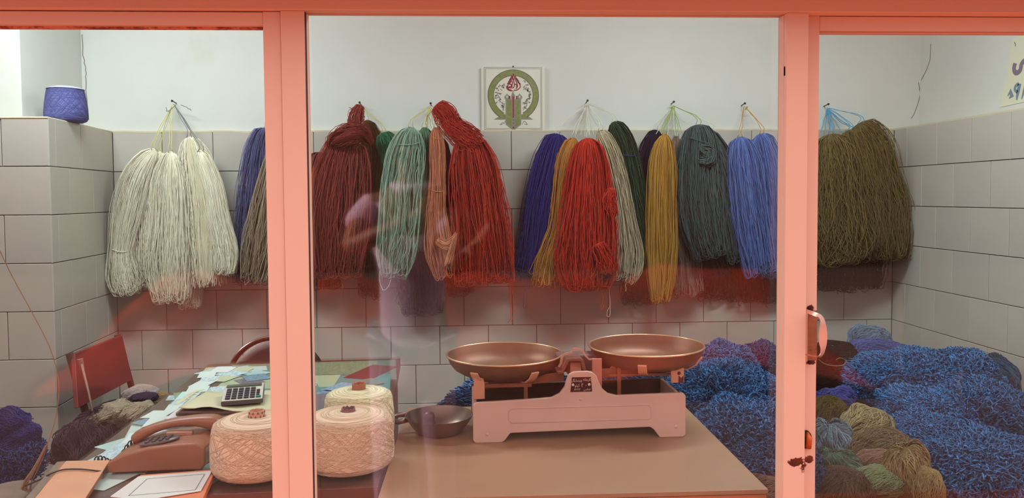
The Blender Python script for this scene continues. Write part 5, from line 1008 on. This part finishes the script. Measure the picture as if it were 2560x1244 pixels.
def ring(r0, r1, a0, a1, c=(680, 578), n=70, o=0.0, mt=gm, name='print'):
    m = MB(); th = .0006; A = np.radians(np.linspace(a0, a1, n)); vs_ = []
    for a in A:
        for r_ in (r0, r1): vs_.append(tuple(Qp(c[0] + r_ * math.cos(a), c[1] + r_ * math.sin(a), o + th)))
    m.add(vs_, [(2 * i, 2 * i + 1, 2 * i + 3, 2 * i + 2) for i in range(n - 1)]); return m.build(name, mt, plq)
ring(325, 415, 118, 422, name='green_ring'); ring(412, 420, 118, 422, mt=bk_, o=.0003, name='ring_outline'); ring(319, 325, 118, 422, mt=bk_, o=.0003, name='ring_outline')
def poly(pts, mt, o=.0004, name='print'): m = MB(); m.add([tuple(Qp(x, y, o + .0005)) for x, y in pts], [tuple(range(len(pts)))]); return m.build(name, mt, plq)
def lines(strokes, wd, mt, o=.0006, name='print'):
    m = MB()
    for s_ in strokes:
        K = spline([tuple(Qp(x, y, o)) for x, y in s_], np.linspace(0, 1, 5 * len(s_))) if len(s_) > 2 else [Qp(x, y, o) for x, y in s_]
        m.strip([Vector(k_) for k_ in K], wd * PQW / 522.0, (0, -1, 0), .0004)
    return m.build(name, mt, plq)
lines([[(205, 120), (205, 1138)], [(205, 122), (1148, 122)], [(1148, 122), (1148, 1138)], [(205, 1136), (1148, 1136)]], 5, gm2, name='outer_border'); lines([[(228, 142), (228, 1115)], [(228, 142), (1130, 142)], [(1130, 142), (1130, 1115)], [(228, 1113), (1130, 1113)]], 4, gm2, name='inner_border')
poly([(355, 970), (520, 880), (600, 890), (600, 970)], gm2, name='banner'); poly([(1002, 970), (870, 880), (760, 890), (760, 970)], gm2, name='banner'); poly([(430, 955), (520, 885), (590, 895), (590, 955)], gm, .0007, name='banner_fill'); poly([(930, 955), (860, 885), (770, 895), (770, 955)], gm, .0007, name='banner_fill')
poly([(552, 650), (560, 640), (800, 640), (806, 650), (806, 1050), (680, 1150), (552, 1050)], gm2, .0009, name='pillar'); poly([(572, 655), (645, 655), (645, 1085), (572, 1045)], gm, .0012, name='pillar_panel'); poly([(708, 655), (785, 655), (785, 1045), (708, 1085)], gm, .0012, name='pillar_panel')
poly([(648, 580), (660, 560), (700, 560), (706, 580), (706, 1080), (680, 1110), (648, 1080)], gm2, .0014, name='pillar_centre'); poly([(666, 590), (690, 590), (690, 940), (666, 940)], rm_, .0018, name='red_stripe')
for cx in (577, 783): poly([(cx, 545), (cx + 16, 570), (cx + 40, 590), (cx + 42, 615), (cx + 25, 640), (cx - 25, 640), (cx - 42, 615), (cx - 40, 590), (cx - 16, 570)], gm2, .0012, name='dome'); poly([(cx, 575), (cx + 14, 600), (cx, 628), (cx - 14, 600)], MATS['plaque_white'], .0015, name='dome_light')
for cx in (620, 735): poly([(cx - 9, 585), (cx + 9, 585), (cx + 12, 640), (cx - 12, 640)], rm_, .0012, name='red_mark')
lines([[(680, 520), (662, 540), (690, 552), (655, 560)], [(680, 500), (684, 520)]], 10, gm2, .0016, name='wick')
m_ = [(680, 975, 12), (680, 1030, 15), (680, 1100, 26)]
for a, b, r_ in m_: ring(0, r_ + 8, 0, 360, (a, b), 24, .0018, gm2, 'knob_outline'); ring(0, r_ * .55, 0, 360, (a, b), 20, .0024, rm_, 'knob')
fl = [[(684, 228), (668, 270), (650, 330), (630, 372), (612, 400)], [(684, 228), (700, 280), (722, 330), (740, 380), (748, 420), (730, 440)], [(655, 262), (640, 300), (625, 350), (600, 400), (588, 440), (610, 480), (650, 490)], [(713, 262), (735, 310), (760, 360), (788, 400), (794, 440), (770, 470), (730, 492), (690, 492)],
      [(575, 420), (572, 450), (590, 480), (625, 500), (668, 500)], [(690, 300), (690, 350), (700, 400), (690, 440), (665, 462)], [(660, 340), (668, 380), (650, 420), (625, 440), (612, 430)], [(625, 395), (645, 400), (660, 430), (640, 462)], [(705, 400), (730, 400), (745, 440), (720, 470)], [(610, 340), (600, 372), (582, 395)], [(760, 330), (772, 365), (800, 400)], [(632, 300), (618, 340)], [(740, 300), (754, 336)], [(590, 440), (612, 452), (640, 450)], [(672, 270), (676, 330)]]
lines(fl, 15, rm_, .0010, 'flame_calligraphy')
srng = random.Random(11); sm = []
for side in (-1, 1):
    for i in range(34):
        a = math.radians((180 if side < 0 else 0) + srng.uniform(-58, 50) * (1 if side > 0 else -1)); r_ = srng.uniform(205, 300); x, y = 680 + r_ * math.cos(a), 578 + r_ * math.sin(a)
        if y < 290 or abs(x - 680) < 150: continue
        sm.append([(x + srng.uniform(-22, 22), y + srng.uniform(-22, 22)), (x + srng.uniform(-8, 8), y + srng.uniform(-18, 18)), (x + srng.uniform(-14, 22), y + srng.uniform(-8, 14)), (x + srng.uniform(-22, 26), y + srng.uniform(-20, 24))])
sm += [[(518, 705), (510, 760), (505, 825)], [(535, 705), (525, 765), (518, 830)], [(470, 1045), (500, 1020), (530, 1030), (545, 985)], [(455, 1045), (475, 1055), (500, 1040)], [(830, 1045), (845, 1005), (870, 1000), (905, 1055), (860, 1040)], [(830, 700), (860, 690), (905, 715), (870, 760), (832, 790)], [(835, 820), (870, 780), (905, 740)]]
lines(sm, 8, gm2, .0008, 'small_calligraphy')
m = MB(); p = Qp(682, 108); m.tube([(p.x, 3.925, p.z), (p.x, 3.905, p.z)], .003, 8); m.tube([Qp(665, 118), Qp(682, 92), Qp(698, 118)], .0012, 6); m.build('hanger', nm, plq)

# ---------------------------------------------------------------- hand-lettered poster on the right wall
A, B = PX(2533, 96, 2.3435), PX(2500, 268, 2.3435); C_, D = B + Vector((0, -.62, .02)), A + Vector((0, -.62, .03))
pst = thing('poster', 'pale yellow hand-lettered paper sign high on the right wall', 'poster', B)
m = MB(); m.quadbox([A, B, C_, D], .0006, (-1, 0, 0)); m.build('sheet', mat('poster_paper', (216, 212, 186), .7), pst)
def WR(a, b): return PX(a, b, 2.3425)
m = MB(); m.strip(spline([tuple(WR(*q)) for q in [(2538, 158), (2535, 172), (2540, 182), (2550, 176), (2554, 160), (2562, 152), (2572, 158)]], np.linspace(0, 1, 30)), .022, (-1, 0, 0)); m.build('lettering', mat('poster_mauve', (128, 108, 124), .7), pst)
pi_ = mat('poster_blue', (112, 132, 150), .7)
m = MB(); m.strip([WR(2519, 240), WR(2526, 228), WR(2530, 240), WR(2523, 246)], [.004, .024, .024, .004], (-1, 0, 0)); m.build('lettering', pi_, pst)
m = MB(); m.strip([WR(2549, 209), WR(2546, 226), WR(2543, 240), WR(2542, 250)], [.020, .018, .014, .006], (-1, 0, 0)); m.build('lettering', pi_, pst)
m = MB(); m.strip(spline([tuple(WR(*q)) for q in [(2547, 209), (2540, 214), (2537, 224), (2544, 230)]], np.linspace(0, 1, 10)), .014, (-1, 0, 0)); m.build('lettering', pi_, pst)
m = MB(); m.strip([WR(2566, 206), WR(2560, 228), WR(2554, 248)], [.018, .014, .005], (-1, 0, 0)); m.build('lettering', pi_, pst)
m = MB(); m.strip([WR(2536, 105), WR(2539, 112), WR(2538, 116)], .004, (-1, 0, 0)); m.build('tape_mark', gm2, pst)
# ---------------------------------------------------------------- the photographer in the lane, seen reflected in the glass
per = thing('person', 'person in a long lilac shirt, arms raised, reflected in the middle glass', 'person', (-.27, -.44, -.15))
skin = mat('skin', (138, 84, 62), .55); lil = mat('lilac_cloth', (224, 186, 218), .8, var=.05, vscale=6, bump=.3, bscale=12, bdist=.01); trm = mat('trouser_cloth', (186, 160, 184), .85)
def skinned(name, verts, edges, radii, m, par, sub=1, root=0):
    me = bpy.data.meshes.new(name); me.from_pydata([tuple(v) for v in verts], edges, []); me.materials.append(m); o = link(name, me, par, True)
    q = o.modifiers.new('skin', 'SKIN'); q.use_smooth_shade = True
    for i, r_ in enumerate(radii): me.skin_vertices[0].data[i].radius = r_ if isinstance(r_, tuple) else (r_, r_); me.skin_vertices[0].data[i].use_root = (i == root)
    s_ = o.modifiers.new('sub', 'SUBSURF'); s_.levels = sub; s_.render_levels = sub; return o
LE, RE_, LW, RW = (-.50, -.24, 1.15), (-.09, -.27, 1.06), (-.25, -.14, 1.26), (.07, -.125, 1.25)
V_ = [(-.27, -.46, .82), (-.27, -.455, 1.0), (-.27, -.44, 1.2), (-.27, -.435, 1.34), (-.265, -.43, 1.41), (-.262, -.42, 1.47), (-.26, -.41, 1.54), (-.26, -.415, 1.60),
      (-.44, -.44, 1.315), LE, (-.37, -.185, 1.21), LW, (-.12, -.44, 1.305), RE_, (.02, -.18, 1.16), RW,
      (-.36, -.46, .76), (-.365, -.43, .36), (-.37, -.47, -.07), (-.37, -.36, -.115), (-.18, -.46, .76), (-.175, -.43, .36), (-.17, -.47, -.07), (-.17, -.36, -.115)]
E_ = [(0, 1), (1, 2), (2, 3), (3, 4), (4, 5), (5, 6), (6, 7), (3, 8), (8, 9), (9, 10), (10, 11), (3, 12), (12, 13), (13, 14), (14, 15), (0, 16), (16, 17), (17, 18), (18, 19), (0, 20), (20, 21), (21, 22), (22, 23)]
R_ = [(.13, .10), (.125, .10), (.14, .11), (.10, .08), .055, .062, (.078, .088), (.060, .070), .055, .042, .040, .028, .055, .042, .040, .028, .085, .058, .038, .034, .085, .058, .038, .034]
skinned('body', V_, E_, R_, skin, per, 2)
skinned('shirt', [(-.27, -.455, .50), (-.27, -.455, .70), (-.27, -.455, .90), (-.27, -.45, 1.08), (-.27, -.44, 1.24), (-.27, -.435, 1.345), (-.45, -.44, 1.31), (-.485, -.33, 1.22), (-.13, -.44, 1.29), (-.115, -.36, 1.18)],
        [(0, 1), (1, 2), (2, 3), (3, 4), (4, 5), (4, 6), (6, 7), (4, 8), (8, 9)], [(.165, .14), (.155, .135), (.15, .13), (.145, .125), (.155, .125), (.10, .085), .072, .062, .060, .054], lil, per, 2)
m = MB(); m.tube([(-.27 + .075 * math.cos(a), -.43 + .07 * math.sin(a), 1.395 - .012 * math.sin(a)) for a in np.linspace(0, 2 * math.pi, 20)], .014, 8, flat=1.6, ref=(0, 0, 1), cap=False); m.build('collar', lil, per, smooth=True)
for k in range(5): m = MB(); m.tube([(-.265, -.305 + .0, 1.28 - k * .09), (-.265, -.30, 1.28 - k * .09)], .006, 10); m.build('button', mat('button_white', (220, 214, 216), .4), per)
skinned('trousers', [(-.27, -.46, .84), (-.36, -.46, .74), (-.365, -.43, .36), (-.37, -.47, -.05), (-.18, -.46, .74), (-.175, -.43, .36), (-.17, -.47, -.05)], [(0, 1), (1, 2), (2, 3), (0, 4), (4, 5), (5, 6)], [(.15, .12), .11, .088, .078, .11, .088, .078], trm, per, 1)
for x in (-.37, -.17): skinned('shoe', [(x, -.50, -.105), (x, -.42, -.10), (x, -.33, -.118)], [(0, 1), (1, 2)], [(.045, .045), (.05, .042), (.042, .03)], mat('shoe_black', (40, 34, 32), .4), per, 1)
m = MB()
for i in range(1, 12): pass
m.lathe([(0, .098), (.035, .094), (.062, .078), (.081, .05), (.088, .02), (.088, -.01), (.084, -.035)], (-.26, -.423, 1.555), 28, 1, 1.12)
hairo = m.build('hair', mat('hair_black', (30, 24, 22), .6, bump=.6, bscale=150), per, smooth=True); q = hairo.modifiers.new('solid', 'SOLIDIFY'); q.thickness = .006
for sx in (-1, 1):
    m = MB(); m.lathe([(0, .011), (.008, .008), (.011, 0), (.008, -.008), (0, -.011)], (-.26 + sx * .031, -.333, 1.545), 12); e = m.build('eye', mat('eye_white', (220, 214, 206), .2), per, smooth=True)
    m = MB(); m.lathe([(0, .005), (.005, 0), (0, -.005)], (-.26 + sx * .029, -.3235, 1.545), 10); m.build('iris', mat('iris_dark', (36, 24, 20), .2), e, smooth=True)
    m = MB(); m.tube([(-.26 + sx * .014, -.327, 1.563), (-.26 + sx * .031, -.325, 1.567), (-.26 + sx * .048, -.335, 1.562)], .0035, 6); m.build('eyebrow', MATS['hair_black'], per, smooth=True)
    m = MB(); m.lathe([(0, .03), (.010, .024), (.013, .005), (.009, -.018), (0, -.026)], (-.26 + sx * .083, -.415, 1.535), 12, .7, 1.5); m.build('ear', skin, per, smooth=True)
m = MB(); m.tube([(-.26, -.325, 1.55), (-.26, -.312, 1.53), (-.26, -.300, 1.512), (-.26, -.318, 1.505)], [.007, .010, .014, .009], 10); m.build('nose', skin, per, smooth=True)
m = MB(); m.tube([(-.285, -.328, 1.482), (-.27, -.318, 1.485), (-.26, -.317, 1.483), (-.25, -.318, 1.485), (-.235, -.328, 1.482)], [.003, .006, .006, .006, .003], 8); m.build('mouth', mat('lips', (120, 60, 54), .5), per, smooth=True)
def hand(w_, knuck, tips, thumb, nm_):
    w_ = Vector(w_); vs_, es, rs = [tuple(w_)], [], [.026]
    pc = (w_ + sum((Vector(k) for k in knuck), Vector()) / 4) / 2; vs_.append(tuple(pc)); es.append((0, 1)); rs.append((.030, .016))
    for (k_, (a, b)) in zip(knuck, tips):
        i = len(vs_); k_ = Vector(k_); vs_ += [tuple(k_), tuple(a), tuple((Vector(a) + Vector(b)) / 2), tuple(b)]; es += [(1, i), (i, i + 1), (i + 1, i + 2), (i + 2, i + 3)]; rs += [.0105, .0092, .0085, .0075]
    i = len(vs_); vs_ += [tuple(thumb[0]), tuple(thumb[1]), tuple(thumb[2])]; es += [(0, i), (i, i + 1), (i + 1, i + 2)]; rs += [.013, .0105, .009]
    return skinned(nm_, vs_, es, rs, skin, per, 1)
hand(LW, [(-.185, -.065, 1.345), (-.185, -.055, 1.322), (-.185, -.055, 1.300), (-.182, -.06, 1.280)],
     [((-.160, -.020, 1.392), (-.118, -.002, 1.397)), ((-.168, -.002, 1.350), (-.138, .006, 1.352)), ((-.168, -.002, 1.326), (-.140, .006, 1.328)), ((-.166, -.004, 1.304), (-.142, .004, 1.304))], [(-.205, -.10, 1.285), (-.165, -.045, 1.298), (-.120, -.026, 1.312)], 'hand')
hand(RW, [(.050, -.065, 1.345), (.052, -.055, 1.322), (.052, -.055, 1.300), (.05, -.06, 1.280)],
     [((.040, -.022, 1.392), (.004, -.012, 1.398)), ((.045, -.012, 1.322), (.032, -.004, 1.318)), ((.045, -.012, 1.302), (.030, -.004, 1.298)), ((.042, -.014, 1.284), (.026, -.008, 1.282))], [(.062, -.10, 1.285), (.035, -.05, 1.298), (-.005, -.028, 1.310)], 'hand')
ph = thing('smartphone', 'black phone held up by the person in the lane', 'phone', (-.06, -.013, 1.312))
m = MB(); m.box((-.142, -.018, 1.312), (.018, -.010, 1.388)); m.build('body', mat('phone_black', (30, 30, 34), .2), ph, bevel=.003)
m = MB(); m.box((-.138, -.0188, 1.315), (.014, -.0181, 1.385)); m.build('screen', mat('screen_glass', (60, 62, 70), .1), ph)
